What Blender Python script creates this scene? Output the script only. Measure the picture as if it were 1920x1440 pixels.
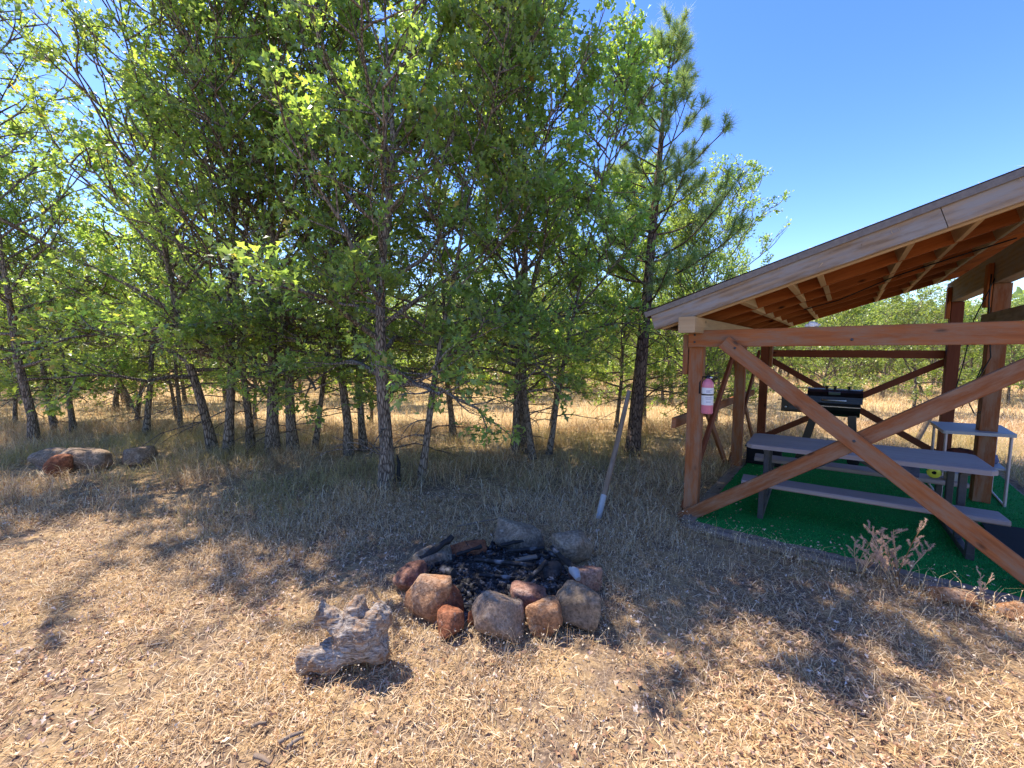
import bpy, bmesh, math, random
import numpy as np
from mathutils import Vector, Matrix, noise
R = math.radians
for o in list(bpy.data.objects): bpy.data.objects.remove(o)
SC = bpy.context.scene
COL = SC.collection

# ------------------------------------------------------------------ camera, sky, sun, exposure
CAMZ, PITCH = 1.8, 5.0
cam = bpy.data.cameras.new('camera'); cam_o = bpy.data.objects.new('camera', cam); COL.objects.link(cam_o)
cam_o.location = (0, 0, CAMZ); cam_o.rotation_euler = (R(90 - PITCH), 0, 0)
cam.sensor_width = 36; cam.lens = 36 * 770 / 1920; cam.clip_start = .05; cam.clip_end = 3000
SC.camera = cam_o
SUN_EL = 58.5
SX, SY = -.82, .57                       # horizontal direction towards the sun
w = bpy.data.worlds.new('World'); SC.world = w; w.use_nodes = True
nt = w.node_tree; bg = nt.nodes['Background']
sky = nt.nodes.new('ShaderNodeTexSky'); sky.sky_type = 'NISHITA'; sky.sun_disc = False
sky.sun_elevation = R(SUN_EL); sky.sun_rotation = math.atan2(SX, SY)
sky.altitude = 400; sky.air_density = 1.0; sky.dust_density = .25; sky.ozone_density = 3.0
hs_ = nt.nodes.new('ShaderNodeHueSaturation'); hs_.inputs['Saturation'].default_value = 1.26; hs_.inputs['Hue'].default_value = .518
nt.links.new(sky.outputs[0], hs_.inputs['Color']); nt.links.new(hs_.outputs[0], bg.inputs[0]); bg.inputs[1].default_value = .15
sl = bpy.data.lights.new('sun', 'SUN'); sl.energy = 3.95; sl.angle = R(.55); sl.color = (1, .91, .78)
so = bpy.data.objects.new('sun', sl); COL.objects.link(so)
hz = math.hypot(SX, SY)
sdir = Vector((SX / hz * math.cos(R(SUN_EL)), SY / hz * math.cos(R(SUN_EL)), math.sin(R(SUN_EL))))
so.rotation_euler = sdir.to_track_quat('Z', 'Y').to_euler(); so.location = sdir * 30
SC.view_settings.view_transform = 'Standard'; SC.view_settings.look = 'None'
SC.view_settings.exposure = 1.36; SC.view_settings.gamma = 1; SC.view_settings.use_curve_mapping = False
SC.cycles.max_bounces = 8; SC.cycles.transmission_bounces = 4; SC.cycles.diffuse_bounces = 4
SC.cycles.use_denoising = True

# ------------------------------------------------------------------ object helpers
def link(o, parent=None):
    COL.objects.link(o)
    if parent is not None: o.parent = parent
    return o
def tag(o, label=None, cat=None, group=None, kind=None):
    if label: o['label'] = label
    if cat: o['category'] = cat
    if group: o['group'] = group
    if kind: o['kind'] = kind
    return o
def empty(name, loc, label, cat, group=None):
    o = bpy.data.objects.new(name, None); o.empty_display_size = .1; o.location = loc
    return tag(link(o), label, cat, group)
def mesh_np(name, V, T, mats, midx=None, smooth=False, uv=None):
    """V (n,3), T (m,3 or m,4) arrays -> mesh"""
    me = bpy.data.meshes.new(name); V = np.asarray(V, np.float32); T = np.asarray(T, np.int32)
    k = T.shape[1]
    me.vertices.add(len(V)); me.vertices.foreach_set('co', V.ravel())
    me.loops.add(T.size); me.loops.foreach_set('vertex_index', T.ravel())
    me.polygons.add(len(T)); me.polygons.foreach_set('loop_start', np.arange(0, T.size, k, dtype=np.int32))
    if midx is not None: me.polygons.foreach_set('material_index', np.asarray(midx, np.int32))
    if smooth: me.polygons.foreach_set('use_smooth', np.ones(len(T), bool))
    if uv is not None:
        l = me.uv_layers.new(name='UVMap'); l.data.foreach_set('uv', np.asarray(uv, np.float32)[T.ravel()].ravel())
    for m in mats: me.materials.append(m)
    me.update(calc_edges=True); me.validate()
    return me
class MB:
    """collects shapes (world coordinates) into one mesh"""
    def __init__(s): s.v = []; s.f = []; s.uv = []; s.sm = []
    def prism(s, p0, p1, w_, h_, up=(0, 0, 1), ch=.004, taper=1.0):
        p0 = Vector(p0); p1 = Vector(p1); d = (p1 - p0); L = d.length; d.normalize()
        up = Vector(up); side = d.cross(up)
        if side.length < 1e-4: side = d.cross(Vector((0, 1, 0)))
        side.normalize(); u2 = side.cross(d).normalized()
        a, b = w_ / 2, h_ / 2; c = min(ch, a * .45, b * .45)
        sec = [(a - c, -b), (a, -b + c), (a, b - c), (a - c, b), (-a + c, b), (-a, b - c), (-a, -b + c), (-a + c, -b)]
        if ch <= 0: sec = [(a, -b), (a, b), (-a, b), (-a, -b)]
        n = len(sec); per = [0]
        for i in range(n): per.append(per[-1] + math.dist(sec[i], sec[(i + 1) % n]))
        base = len(s.v)
        off = random.random() * 7
        for e, (p, t, k) in enumerate(((p0, 0, 1), (p1, L, taper))):
            for i in range(n + 1):
                x, y = sec[i % n]
                s.v.append(p + side * x * k + u2 * y * k); s.uv.append((t + off, per[i] + off * .37))
        m = n + 1
        for i in range(n): s.f.append((base + i, base + i + 1, base + m + i + 1, base + m + i)); s.sm.append(False)
        for p, k, rev in ((p0, 1, False), (p1, taper, True)):
            b2 = len(s.v)
            for x, y in sec: s.v.append(p + side * x * k + u2 * y * k); s.uv.append((x * .3 + off, y + off))
            s.f.append(tuple(range(b2, b2 + n))[::-1 if not rev else 1]); s.sm.append(False)
        return s
    def box(s, c, size, rz=0, ch=.004):
        c = Vector(c); dx = Vector((math.cos(rz), math.sin(rz), 0)) * size[0] / 2
        return s.prism(c - dx, c + dx, size[1], size[2], ch=ch)
    def tube(s, pts, rad, n=8, caps=True, jit=0):
        pts = [Vector(p) for p in pts]; m = len(pts)
        if not hasattr(rad, '__len__'): rad = [rad] * m
        t = (pts[1] - pts[0]).normalized(); a = t.orthogonal().normalized(); base = len(s.v); L = 0; off = random.random() * 5
        for i, p in enumerate(pts):
            if i: L += (p - pts[i - 1]).length
            t = (pts[min(i + 1, m - 1)] - pts[max(i - 1, 0)]).normalized()
            a = (a - t * a.dot(t)).normalized(); b = t.cross(a)
            for k in range(n + 1):
                an = 2 * math.pi * k / n; r = rad[i] * (1 + (jit * math.sin(3 * an + i * 1.7) if jit else 0))
                s.v.append(p + a * math.cos(an) * r + b * math.sin(an) * r); s.uv.append((L + off, k / n * 6.28 * rad[i] + off))
        for i in range(m - 1):
            for k in range(n):
                q = base + i * (n + 1) + k; s.f.append((q, q + 1, q + n + 2, q + n + 1)); s.sm.append(True)
        if caps:
            for i, rev in ((0, 1), (m - 1, 0)):
                b2 = len(s.v)
                for k in range(n): q = base + i * (n + 1) + k; s.v.append(s.v[q].copy()); s.uv.append((s.uv[q][0] * .2, s.uv[q][1]))
                r = tuple(range(b2, b2 + n)); s.f.append(r[::-1] if rev else r); s.sm.append(False)
        return s
    def lathe(s, c, prof, n=20, axis=(0, 0, 1)):
        c = Vector(c); ax = Vector(axis).normalized(); a = ax.orthogonal().normalized(); b = ax.cross(a); base = len(s.v)
        for (r, z) in prof:
            for k in range(n + 1):
                an = 2 * math.pi * k / n
                s.v.append(c + ax * z + (a * math.cos(an) + b * math.sin(an)) * max(r, 1e-4)); s.uv.append((k / n, z))
        for i in range(len(prof) - 1):
            for k in range(n):
                q = base + i * (n + 1) + k; s.f.append((q, q + 1, q + n + 2, q + n + 1)); s.sm.append(True)
        return s
    def extr(s, poly, d):
        """poly: list of world points (planar), extruded by vector d"""
        d = Vector(d); P = [Vector(p) for p in poly]; n = len(P); base = len(s.v)
        for q in (0, 1):
            for p in P: s.v.append(p + d * q); s.uv.append((p.x + p.y, p.z))
        s.f.append(tuple(range(base, base + n))[::-1]); s.f.append(tuple(range(base + n, base + 2 * n))); s.sm += [False, False]
        for i in range(n): j = (i + 1) % n; s.f.append((base + i, base + j, base + n + j, base + n + i)); s.sm.append(False)
        return s
    def build(s, name, m, parent=None, loc=None, label=None):
        org = Vector(parent.location) if parent is not None and parent.parent is None else (Vector(loc) if loc else Vector((0, 0, 0)))
        if parent is not None and parent.parent is not None: org = Vector(parent.parent.location)
        me = bpy.data.meshes.new(name)
        me.from_pydata([tuple(v - org) for v in s.v], [], s.f)
        l = me.uv_layers.new(name='UVMap')
        vi = np.empty(len(me.loops), np.int32); me.loops.foreach_get('vertex_index', vi)
        l.data.foreach_set('uv', np.asarray(s.uv, np.float32)[vi].ravel())
        me.polygons.foreach_set('use_smooth', np.asarray(s.sm, bool))
        me.materials.append(m); me.update()
        bm = bmesh.new(); bm.from_mesh(me); bmesh.ops.recalc_face_normals(bm, faces=bm.faces); bm.to_mesh(me); bm.free()
        o = bpy.data.objects.new(name, me); link(o, parent)
        if parent is None and loc: o.location = loc
        if label: o['label'] = label
        return o

# ------------------------------------------------------------------ materials
class N:
    def __init__(s, name, rough=.8, spec=.3):
        s.m = bpy.data.materials.new(name); s.m.use_nodes = True; s.t = s.m.node_tree; s.b = s.t.nodes['Principled BSDF']
        s.b.inputs['Roughness'].default_value = rough; s.b.inputs['Specular IOR Level'].default_value = spec
        s.out = s.t.nodes['Material Output']
    def n(s, typ, ins={}, **kw):
        x = s.t.nodes.new('ShaderNode' + typ)
        for k, v in kw.items(): setattr(x, k, v)
        for k, v in ins.items():
            if isinstance(v, bpy.types.NodeSocket): s.t.links.new(v, x.inputs[k])
            else: x.inputs[k].default_value = v
        return x
    def link(s, a, b): s.t.links.new(a, b)
    def ramp(s, fac, stops, interp='LINEAR'):
        x = s.t.nodes.new('ShaderNodeValToRGB'); x.color_ramp.interpolation = interp
        e = x.color_ramp.elements
        while len(e) < len(stops): e.new(.5)
        for i, (p, c) in enumerate(stops): e[i].position = p; e[i].color = (*c, 1)
        s.link(fac, x.inputs[0]); return x.outputs[0]
    def noise(s, vec, scale, detail=4, rough=.6, dist=0):
        x = s.n('TexNoise', {'Scale': scale, 'Detail': detail, 'Roughness': rough, 'Distortion': dist})
        if vec is not None: s.link(vec, x.inputs['Vector'])
        return x.outputs[0]
    def mapping(s, vec, scale=(1, 1, 1), loc=None):
        x = s.n('Mapping', {'Scale': scale}); s.link(vec, x.inputs[0])
        if loc is not None: s.link(loc, x.inputs[1])
        return x.outputs[0]
    def mix(s, fac, a, b, mode='MIX'):
        x = s.n('Mix', data_type='RGBA', blend_type=mode)
        for k, v in ((0, fac), (6, a), (7, b)):
            if isinstance(v, bpy.types.NodeSocket): s.link(v, x.inputs[k])
            elif k == 0: x.inputs[0].default_value = v
            else: x.inputs[k].default_value = (*v, 1)
        return x.outputs[2]
    def math(s, op, a, b=0.0, clamp=False):
        x = s.n('Math', operation=op, use_clamp=clamp)
        for k, v in ((0, a), (1, b)):
            if isinstance(v, bpy.types.NodeSocket): s.link(v, x.inputs[k])
            else: x.inputs[k].default_value = v
        return x.outputs[0]
    def bump(s, h, strength=.5, dist=.01):
        x = s.n('Bump', {'Strength': strength, 'Distance': dist, 'Height': h}); s.link(x.outputs[0], s.b.inputs['Normal']); return x.outputs[0]
    def col(s, c):
        if isinstance(c, bpy.types.NodeSocket): s.link(c, s.b.inputs['Base Color'])
        else: s.b.inputs['Base Color'].default_value = (*c, 1)
        return s
    def island(s): return s.n('NewGeometry').outputs['Random Per Island']
    def rnd(s): return s.n('ObjectInfo').outputs['Random']
    def tc(s, k='Object'): return s.n('TexCoord').outputs[k]

def wood(name, dark, mid, light, weather=None, wfac=.5, rough=.75, knots=True, rings=False):
    k = N(name, rough, .25); r = k.rnd()
    off = k.n('CombineXYZ', {0: k.math('MULTIPLY', r, 31.0), 1: k.math('MULTIPLY', r, 17.0)}).outputs[0]
    uv = k.mapping(k.tc('UV'), (1, 1, 1), off)
    g1 = k.noise(k.mapping(uv, (3, 60, 1)), 1, 5, .6, .4)
    g2 = k.noise(k.mapping(uv, (1.3, 9, 1)), 1, 4, .6, 1.2)
    if rings:
        wv = k.n('TexWave', {'Scale': 1.0, 'Distortion': 9.0, 'Detail': 2.5, 'Detail Scale': .7}, wave_type='BANDS', bands_direction='Y')
        k.link(k.mapping(uv, (.5, 5.5, 1)), wv.inputs['Vector']); g2 = k.mix(.62, g2, wv.outputs['Color'])
    f = k.math('ADD', k.math('MULTIPLY', g1, .5), k.math('MULTIPLY', g2, .5))
    c = k.ramp(f, [(.3, dark), (.5, mid), (.7, light)])
    c = k.mix(.45, c, k.ramp(r, [(0, tuple(x * .6 for x in mid)), (1, tuple(min(1, x * 1.35) for x in mid))]))
    if knots:
        vo = k.n('TexVoronoi', {'Scale': 1.0, 'Randomness': 1.0}); k.link(k.mapping(uv, (3.2, 8, 1)), vo.inputs['Vector'])
        c = k.mix(k.ramp(vo.outputs['Distance'], [(.05, (1, 1, 1)), (.16, (0, 0, 0))]), c, tuple(x * .3 for x in dark))
    if weather:
        c = k.mix(k.ramp(k.noise(k.mapping(uv, (2.5, 12, 1)), 1, 5, .7), [(.5 - wfac * .3, (0, 0, 0)), (.72 - wfac * .3, (1, 1, 1))]), c, weather)
    k.col(c); k.bump(k.math('ADD', g1, k.math('MULTIPLY', g2, .6)), .35, .003)
    return k.m
def plain(name, c, rough=.6, spec=.4, metal=0, nz=.25, scale=30):
    k = N(name, rough, spec); k.b.inputs['Metallic'].default_value = metal
    n_ = k.noise(k.tc(), scale, 4, .7)
    k.col(k.ramp(n_, [(.3, tuple(x * (1 - nz) for x in c)), (.7, tuple(min(1, x * (1 + nz)) for x in c))])); k.bump(n_, .1, .002)
    return k.m
M = {}
M['redwood'] = wood('red_stained_wood', (.11, .035, .012), (.27, .085, .025), (.38, .15, .052), (.24, .14, .085), .25)
M['shadedred'] = wood('shaded_red_stained_wood', (.09, .022, .009), (.17, .045, .018), (.24, .07, .028))  # red stained wood with the shade of the far side darkened into its colour
M['rafter'] = wood('orange_stained_rafter_wood', (.10, .026, .006), (.30, .088, .02), (.46, .16, .045))
M['block'] = wood('sunlit_blocking_wood', (.32, .19, .09), (.47, .31, .16), (.58, .41, .23))  # sunlight on the undersides of the blocks, put into a paler wood colour
M['barge'] = wood('weathered_grained_wood', (.13, .08, .045), (.27, .18, .105), (.38, .26, .16), (.27, .24, .21), .35, rings=True, knots=False)
M['greywood'] = wood('grey_weathered_timber', (.085, .06, .04), (.17, .115, .075), (.25, .175, .115), (.24, .19, .15), .3)
M['driftwood'] = wood('silvery_dead_wood', (.16, .12, .09), (.42, .36, .31), (.6, .54, .48), (.3, .17, .09), .25, knots=False)
k = N('gnarled_grey_dead_wood', .9, .15); p = k.tc()
f1 = k.noise(k.mapping(p, (9, 60, 60)), 1, 6, .65, 1.5); f2 = k.noise(p, 9, 4, .65); f3 = k.noise(p, 60, 5, .7)
c = k.ramp(f1, [(.32, (.07, .045, .03)), (.5, (.33, .27, .22)), (.7, (.62, .56, .49))])
c = k.mix(k.ramp(f2, [(.46, (0, 0, 0)), (.62, (.85, .85, .85))]), c, k.ramp(f3, [(.3, (.11, .05, .02)), (.7, (.50, .29, .15))]))
k.col(c); k.bump(k.math('ADD', k.math('ADD', f1, f3), f2), .9, .015); M['stumpwood'] = k.m
M['post_paint'] = plain('white_paint', (.36, .35, .34), .6, nz=.1)
M['metal_roof'] = plain('brown_metal_roofing', (.15, .115, .09), .45, .5, .3)
M['ply'] = wood('dark_roof_sheathing', (.10, .035, .015), (.16, .06, .025), (.22, .09, .04))
M['resin'] = wood('grey_brown_resin_plank', (.22, .175, .16), (.31, .25, .235), (.39, .32, .30), knots=False, rough=.55)
M['steel_dark'] = plain('dark_grey_steel', (.045, .047, .055), .45, .5, .2)
M['black_enamel'] = plain('black_enamel', (.008, .008, .009), .3, .5, nz=.1)
M['chrome'] = plain('brushed_steel', (.62, .6, .58), .3, .5, 1, nz=.08)
M['pewter'] = plain('grey_steel_leg', (.42, .36, .36), .45, .5, .3, nz=.1)
M['plastic_top'] = plain('pale_grey_plastic', (.30, .30, .30), .5, .4, nz=.06)
M['rubber'] = plain('black_rubber', (.012, .012, .014), .85, .2, nz=.2)
M['pink'] = plain('faded_pink_red_paint', (.66, .2, .25), .4, .5, nz=.08)
M['sticker'] = plain('white_sticker', (.72, .7, .68), .6, .3, nz=.05)
M['orange_sticker'] = plain('faded_print', (.35, .33, .42), .6, .3)
M['yellow'] = plain('yellow_green_plastic', (.62, .66, .06), .5, .4, nz=.1)
M['cloth_blue'] = plain('blue_grey_cloth', (.10, .11, .18), .9, .1, nz=.3)
M['cloth_brown'] = plain('brown_bag_cloth', (.13, .05, .04), .9, .1, nz=.3)
M['cable'] = plain('black_cable', (.012, .012, .012), .6, .3)

# turf carpet
k = N('green_artificial_turf', .85, .15); P_ = k.tc()
f1 = k.noise(P_, 350, 2, .6); f2 = k.noise(k.mapping(P_, (1, 1, 1)), 3.5, 4, .6)
vec = k.n('VectorRotate', {'Vector': P_, 'Angle': R(36)}, rotation_type='Z_AXIS').outputs[0]
f3 = k.noise(k.mapping(vec, (2, 45, 1)), 1, 3, .6)
c = k.ramp(f1, [(.35, (.005, .12, .022)), (.65, (.016, .32, .06))])
c = k.mix(k.ramp(f2, [(.4, (0, 0, 0)), (.7, (.5, .5, .5))]), c, (.01, .19, .04))
c = k.mix(k.ramp(f3, [(.45, (0, 0, 0)), (.75, (.45, .45, .45))]), c, (.02, .36, .07))
k.col(c); k.bump(f1, .8, .006); M['turf'] = k.m

M['turf_blade'] = None
# bark
def bark(name, dark, light, moss):
    k = N(name, .95, .1); p = k.tc()
    a = k.noise(k.mapping(p, (1, 1, .22)), 38, 5, .7, .3); b = k.noise(p, 6, 3, .6)
    vo = k.n('TexVoronoi', {'Scale': 1.0}, feature='DISTANCE_TO_EDGE'); k.link(k.mapping(p, (34, 34, 9)), vo.inputs['Vector'])
    h = k.math('ADD', k.math('MULTIPLY', a, .6), k.math('MINIMUM', k.math('MULTIPLY', vo.outputs[0], 2.2), .5))
    c = k.ramp(h, [(.35, dark), (.85, light)])
    c = k.mix(k.ramp(b, [(.52, (0, 0, 0)), (.66, (.6, .6, .6))]), c, moss)
    k.col(c); k.bump(h, .9, .02); return k.m
M['bark'] = bark('oak_bark', (.07, .052, .04), (.34, .27, .21), (.27, .23, .18))
M['bark_pine'] = bark('pine_bark', (.05, .033, .024), (.24, .16, .115), (.18, .13, .10))
M['deadtwig'] = plain('bare_grey_twigs', (.23, .17, .12), .9, .1)

def leafmat(name, stops, tr, trans=.42, rough=.36, spec=.6):
    k = N(name, rough, spec); r = k.island(); o = k.rnd()
    c = k.ramp(r, stops)
    hs = k.n('HueSaturation', {'Hue': .5, 'Value': 1.0, 'Saturation': 1.0, 'Color': c})
    k.link(k.math('ADD', k.math('MULTIPLY', o, .35), .85), hs.inputs['Value'])
    k.link(k.math('ADD', k.math('MULTIPLY', o, .02), .49), hs.inputs['Hue']); c = hs.outputs[0]
    k.col(c)
    t = k.n('BsdfTranslucent'); k.link(k.mix(1.0, c, tr, 'MULTIPLY'), t.inputs['Color'])
    mx = k.n('MixShader', {0: trans}); k.link(k.b.outputs[0], mx.inputs[1]); k.link(t.outputs[0], mx.inputs[2]); k.link(mx.outputs[0], k.out.inputs[0])
    return k.m
M['turf_blade'] = leafmat('turf_pile_blades', [(0, (.004, .10, .02)), (.6, (.012, .26, .05)), (.95, (.03, .42, .09)), (1, (.25, .22, .10))], (1, 1.2, 1), .25, .6, .3)
M['leaf'] = leafmat('oak_leaves', [(0, (.10, .14, .058)), (.45, (.155, .215, .075)), (.85, (.225, .29, .09)), (.985, (.22, .25, .075)), (1, (.34, .22, .09))], (3.1, 3.05, 1.2), .52)
M['leaf_far'] = leafmat('far_oak_leaves', [(0, (.11, .15, .05)), (.5, (.17, .225, .065)), (.92, (.25, .30, .095)), (1, (.33, .32, .13))], (2.6, 2.6, 1.2))
M['leaf_orange'] = leafmat('dead_orange_leaves', [(0, (.25, .07, .02)), (1, (.45, .17, .05))], (1.6, 1.4, 1.0))
M['needle'] = leafmat('pine_needles', [(0, (.12, .18, .08)), (.6, (.21, .29, .11)), (.93, (.32, .39, .15)), (1, (.4, .36, .17))], (2.4, 2.4, 1.3), .4, .45)
M['straw'] = leafmat('dry_straw', [(0, (.20, .115, .05)), (.12, (.42, .26, .12)), (.35, (.62, .42, .20)), (.65, (.77, .57, .32)), (.93, (.88, .73, .50)), (1, (.42, .35, .13))], (1.1, 1.05, .9), .3, .6, .3)
M['straw_green'] = leafmat('half_green_grass', [(0, (.30, .27, .11)), (.5, (.46, .37, .17)), (1, (.6, .46, .25))], (1.4, 1.4, .9), .35, .6, .3)
M['seedhead'] = leafmat('pale_seed_heads', [(0, (.45, .35, .23)), (1, (.75, .66, .52))], (1, 1, 1), .3, .7, .2)
M['litter'] = leafmat('dead_leaf_litter', [(0, (.22, .12, .06)), (.3, (.45, .26, .14)), (.7, (.62, .41, .25)), (.93, (.74, .56, .40)), (1, (.82, .70, .58))], (1, .9, .7), .15, .6, .3)
M['weed'] = leafmat('fuzzy_dry_seed_spikes', [(0, (.55, .37, .26)), (1, (.80, .62, .48))], (1, .9, .8), .3, .9, .1)

# ground
k = N('dry_ground', .95, .1); p = k.tc()
a = k.noise(p, 1.3, 5, .65); b = k.noise(p, 55, 5, .7); c1 = k.noise(p, 9, 4, .6)
soil = k.ramp(b, [(.3, (.07, .048, .034)), (.55, (.22, .155, .105)), (.72, (.46, .34, .23))])
strw = k.ramp(b, [(.3, (.27, .17, .08)), (.6, (.52, .36, .18)), (.75, (.68, .52, .32))])
mask = k.ramp(k.math('ADD', k.math('MULTIPLY', a, .5), k.math('MULTIPLY', c1, .5)), [(.44, (0, 0, 0)), (.62, (1, 1, 1))])
sp = k.n('SeparateXYZ'); k.link(p, sp.inputs[0])
far = k.ramp(k.math('DIVIDE', sp.outputs[1], 20.0), [(.25, (0, 0, 0)), (.6, (1, 1, 1))])
c = k.mix(far, k.mix(mask, soil, strw), k.ramp(c1, [(.3, (.42, .30, .14)), (.7, (.64, .48, .25))]))
k.col(c); k.bump(b, .7, .02); M['ground'] = k.m

# stones
def stone(name, c0, c1, c2, speck=.3):
    k = N(name, .85, .25); p = k.tc(); o = k.rnd()
    off = k.n('CombineXYZ', {0: k.math('MULTIPLY', o, 40.0)}).outputs[0]; p = k.mapping(p, (1, 1, 1), off)
    a = k.noise(p, 5, 5, .6, .8); b = k.noise(p, 45, 5, .75)
    c = k.ramp(a, [(.35, c0), (.52, c1), (.68, c2)])
    c = k.mix(k.ramp(b, [(.38, (.8, .8, .8)), (.6, (0, 0, 0))]), c, tuple(x * .4 for x in c0))
    c = k.mix(k.ramp(k.noise(p, 14, 4, .7), [(.6, (0, 0, 0)), (.72, (speck,) * 3)]), c, (.5, .46, .4))
    k.col(c); k.bump(k.math('ADD', b, k.math('MULTIPLY', a, 2.0)), .75, .018); return k.m
M['st_grey'] = stone('grey_brown_stone', (.17, .125, .085), (.29, .22, .155), (.38, .30, .21))
M['st_pale'] = stone('pale_tan_stone', (.26, .17, .11), (.37, .265, .185), (.45, .34, .25))
M['st_red'] = stone('rust_red_stone', (.20, .065, .03), (.33, .12, .055), (.42, .19, .10))
M['st_tan'] = stone('tan_orange_stone', (.30, .13, .055), (.46, .25, .13), (.38, .28, .2), .45)
M['st_mauve'] = stone('mauve_brown_stone', (.22, .10, .065), (.36, .19, .13), (.42, .28, .21))
M['st_dark'] = stone('soot_dark_stone', (.045, .04, .038), (.10, .08, .065), (.18, .11, .07), .15)
k = N('charcoal', .7, .4); p = k.tc(); a = k.noise(p, 30, 5, .7); o = k.noise(p, 7, 3, .6)
c = k.ramp(a, [(.35, (.004, .004, .005)), (.6, (.016, .015, .016)), (.8, (.06, .055, .055))])
k.col(k.mix(k.ramp(o, [(.58, (0, 0, 0)), (.7, (.75, .75, .75))]), c, (.26, .25, .25))); k.bump(a, .9, .01); M['char'] = k.m
k = N('ash', .95, .1); p = k.tc(); a = k.noise(p, 14, 6, .75); b = k.noise(p, 90, 4, .7)
c = k.ramp(a, [(.34, (.015, .014, .015)), (.47, (.07, .066, .066)), (.58, (.28, .27, .265)), (.72, (.55, .53, .51))])
k.col(k.mix(k.ramp(b, [(.4, (.7, .7, .7)), (.6, (0, 0, 0))]), c, (.008, .008, .009))); k.bump(k.math('ADD', a, b), 1, .02); M['ash'] = k.m
k = N('hill_forest', .95, .1); p = k.tc(); k.col(k.ramp(k.noise(p, .03, 5, .6), [(.4, (.07, .10, .085)), (.6, (.14, .16, .12))])); M['hill'] = k.m

# ------------------------------------------------------------------ ground
def gz(x, y):
    x = np.asarray(x, float); y = np.asarray(y, float)
    return .012 * (np.sin(x * 1.7 + 1.3) * np.cos(y * 1.9) + np.sin(x * 4.1 + y * 3.3) * .5) - .012
def sheet(name, x0, x1, y0, y1, nx, ny, zf, m):
    xs = np.linspace(x0, x1, nx); ys = np.linspace(y0, y1, ny); X, Y = np.meshgrid(xs, ys)
    V = np.stack([X.ravel(), Y.ravel(), zf(X, Y).ravel()], 1)
    i = np.arange((ny - 1) * (nx - 1)); r = i // (nx - 1); c = i % (nx - 1); q = r * nx + c
    return mesh_np(name, V, np.stack([q, q + 1, q + nx + 1, q + nx], 1), [m], smooth=True)
def ground_z(X, Y):
    d = np.hypot(X, Y - 5); return np.where(d < 45, gz(X, Y), -.012)
# one sheet: fine grid near, coarse ring far (non-uniform spacing)
def spaced(n_far, lim, near, n_near):
    a = np.linspace(-near, near, n_near); f = near * (lim / near) ** (np.arange(1, n_far + 1) / n_far)
    return np.concatenate([-f[::-1], a, f])
xs = spaced(14, 1200, 14, 170); ys = spaced(14, 1200, 14, 170)
X, Y = np.meshgrid(xs, ys); n_ = len(xs)
V = np.stack([X.ravel(), Y.ravel(), ground_z(X, Y).ravel()], 1)
i = np.arange((n_ - 1) ** 2); q = (i // (n_ - 1)) * n_ + i % (n_ - 1)
g = link(bpy.data.objects.new('ground', mesh_np('ground', V, np.stack([q, q + 1, q + n_ + 1, q + n_], 1), [M['ground']], smooth=True)))
tag(g, 'flat dry earth and straw coloured ground', kind='structure')
# distant hills
hv = []; hf = []
for i in range(121):
    an = R(-75 + 150 * i / 120); hgt = 16 + 10 * noise.noise(Vector((i * .09, 3, 0))) + 4 * noise.noise(Vector((i * .4, 7, 0)))
    for rr, z in ((560, -.3), (640, hgt * .7), (740, hgt), (900, hgt * .8), (1000, -.3)):
        hv.append((math.sin(an) * rr, math.cos(an) * rr, z))
for i in range(120):
    for j in range(4): q = i * 5 + j; hf.append((q, q + 5, q + 6, q + 1))
me = bpy.data.meshes.new('hills'); me.from_pydata(hv, [], hf); me.materials.append(M['hill']); me.polygons.foreach_set('use_smooth', [True] * len(hf))
tag(link(bpy.data.objects.new('hills', me)), 'low forested hills on the horizon', kind='structure')

# ------------------------------------------------------------------ shelter frame coordinates: a across the front, b towards the back
AX, AY = 1.882, 4.252
vx, vy = math.cos(R(-36)), math.sin(R(-36)); ux, uy = math.cos(R(51)), math.sin(R(51))
def W(a, b, z=0): return Vector((AX + a * vx + b * ux, AY + a * vy + b * uy, z))
def inv(x, y):
    dx, dy = x - AX, y - AY; det = vx * uy - vy * ux
    return (dx * uy - dy * ux) / det, (vx * dy - vy * dx) / det
VD = Vector((vx, vy, 0)); UD = Vector((ux, uy, 0))
LB = 4.6; WA = 2.5; DZ = .06
def roofz(a): return 2.07 + .329 * a             # underside of the rafters

# ------------------------------------------------------------------ deck
deck = empty('deck', W(0, 0, 0), 'low platform covered in bright green artificial turf under the shelter', 'deck')
def slab(poly, z0, z1):
    m = MB(); m.extr([W(a, b, z0) for a, b in poly], (0, 0, z1 - z0)); return m
slab([(.03, -.25), (3.0, -.27), (2.97, 4.75), (.03, 4.8)], -.05, DZ - .012).build('deck_frame', M['greywood'], deck)
nx, ny = 90, 150
pts = []; fc = []
rr = random.Random(3)
edge = [rr.uniform(-.012, .014) for _ in range(nx + 1)]; edge2 = [rr.uniform(-.02, .02) for _ in range(ny + 1)]
for j in range(ny + 1):
    for i_ in range(nx + 1):
        a = .13 + (2.95 - .13) * i_ / nx; b = -.2 + 4.9 * j / ny
        if i_ == 0: a += edge2[j] + .05 * noise.noise(Vector((b * 1.5, 0, 0)))
        if j == 0: b += edge[i_] + .03 * noise.noise(Vector((a * 3, 5, 0)))
        z = DZ + .004 * noise.noise(Vector((a * 2, b * 6, 1))) + .0015 * noise.noise(Vector((a * 20, b * 20, 1)))
        if j == 0: z -= .01
        pts.append(W(a, b, z))
for j in range(ny):
    for i_ in range(nx): q = j * (nx + 1) + i_; fc.append((q, q + 1, q + nx + 2, q + nx + 1))
mb = MB(); mb.v = pts; mb.f = fc; mb.uv = [(0, 0)] * len(pts); mb.sm = [True] * len(fc)
mb.build('turf_carpet', M['turf'], deck)
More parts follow.
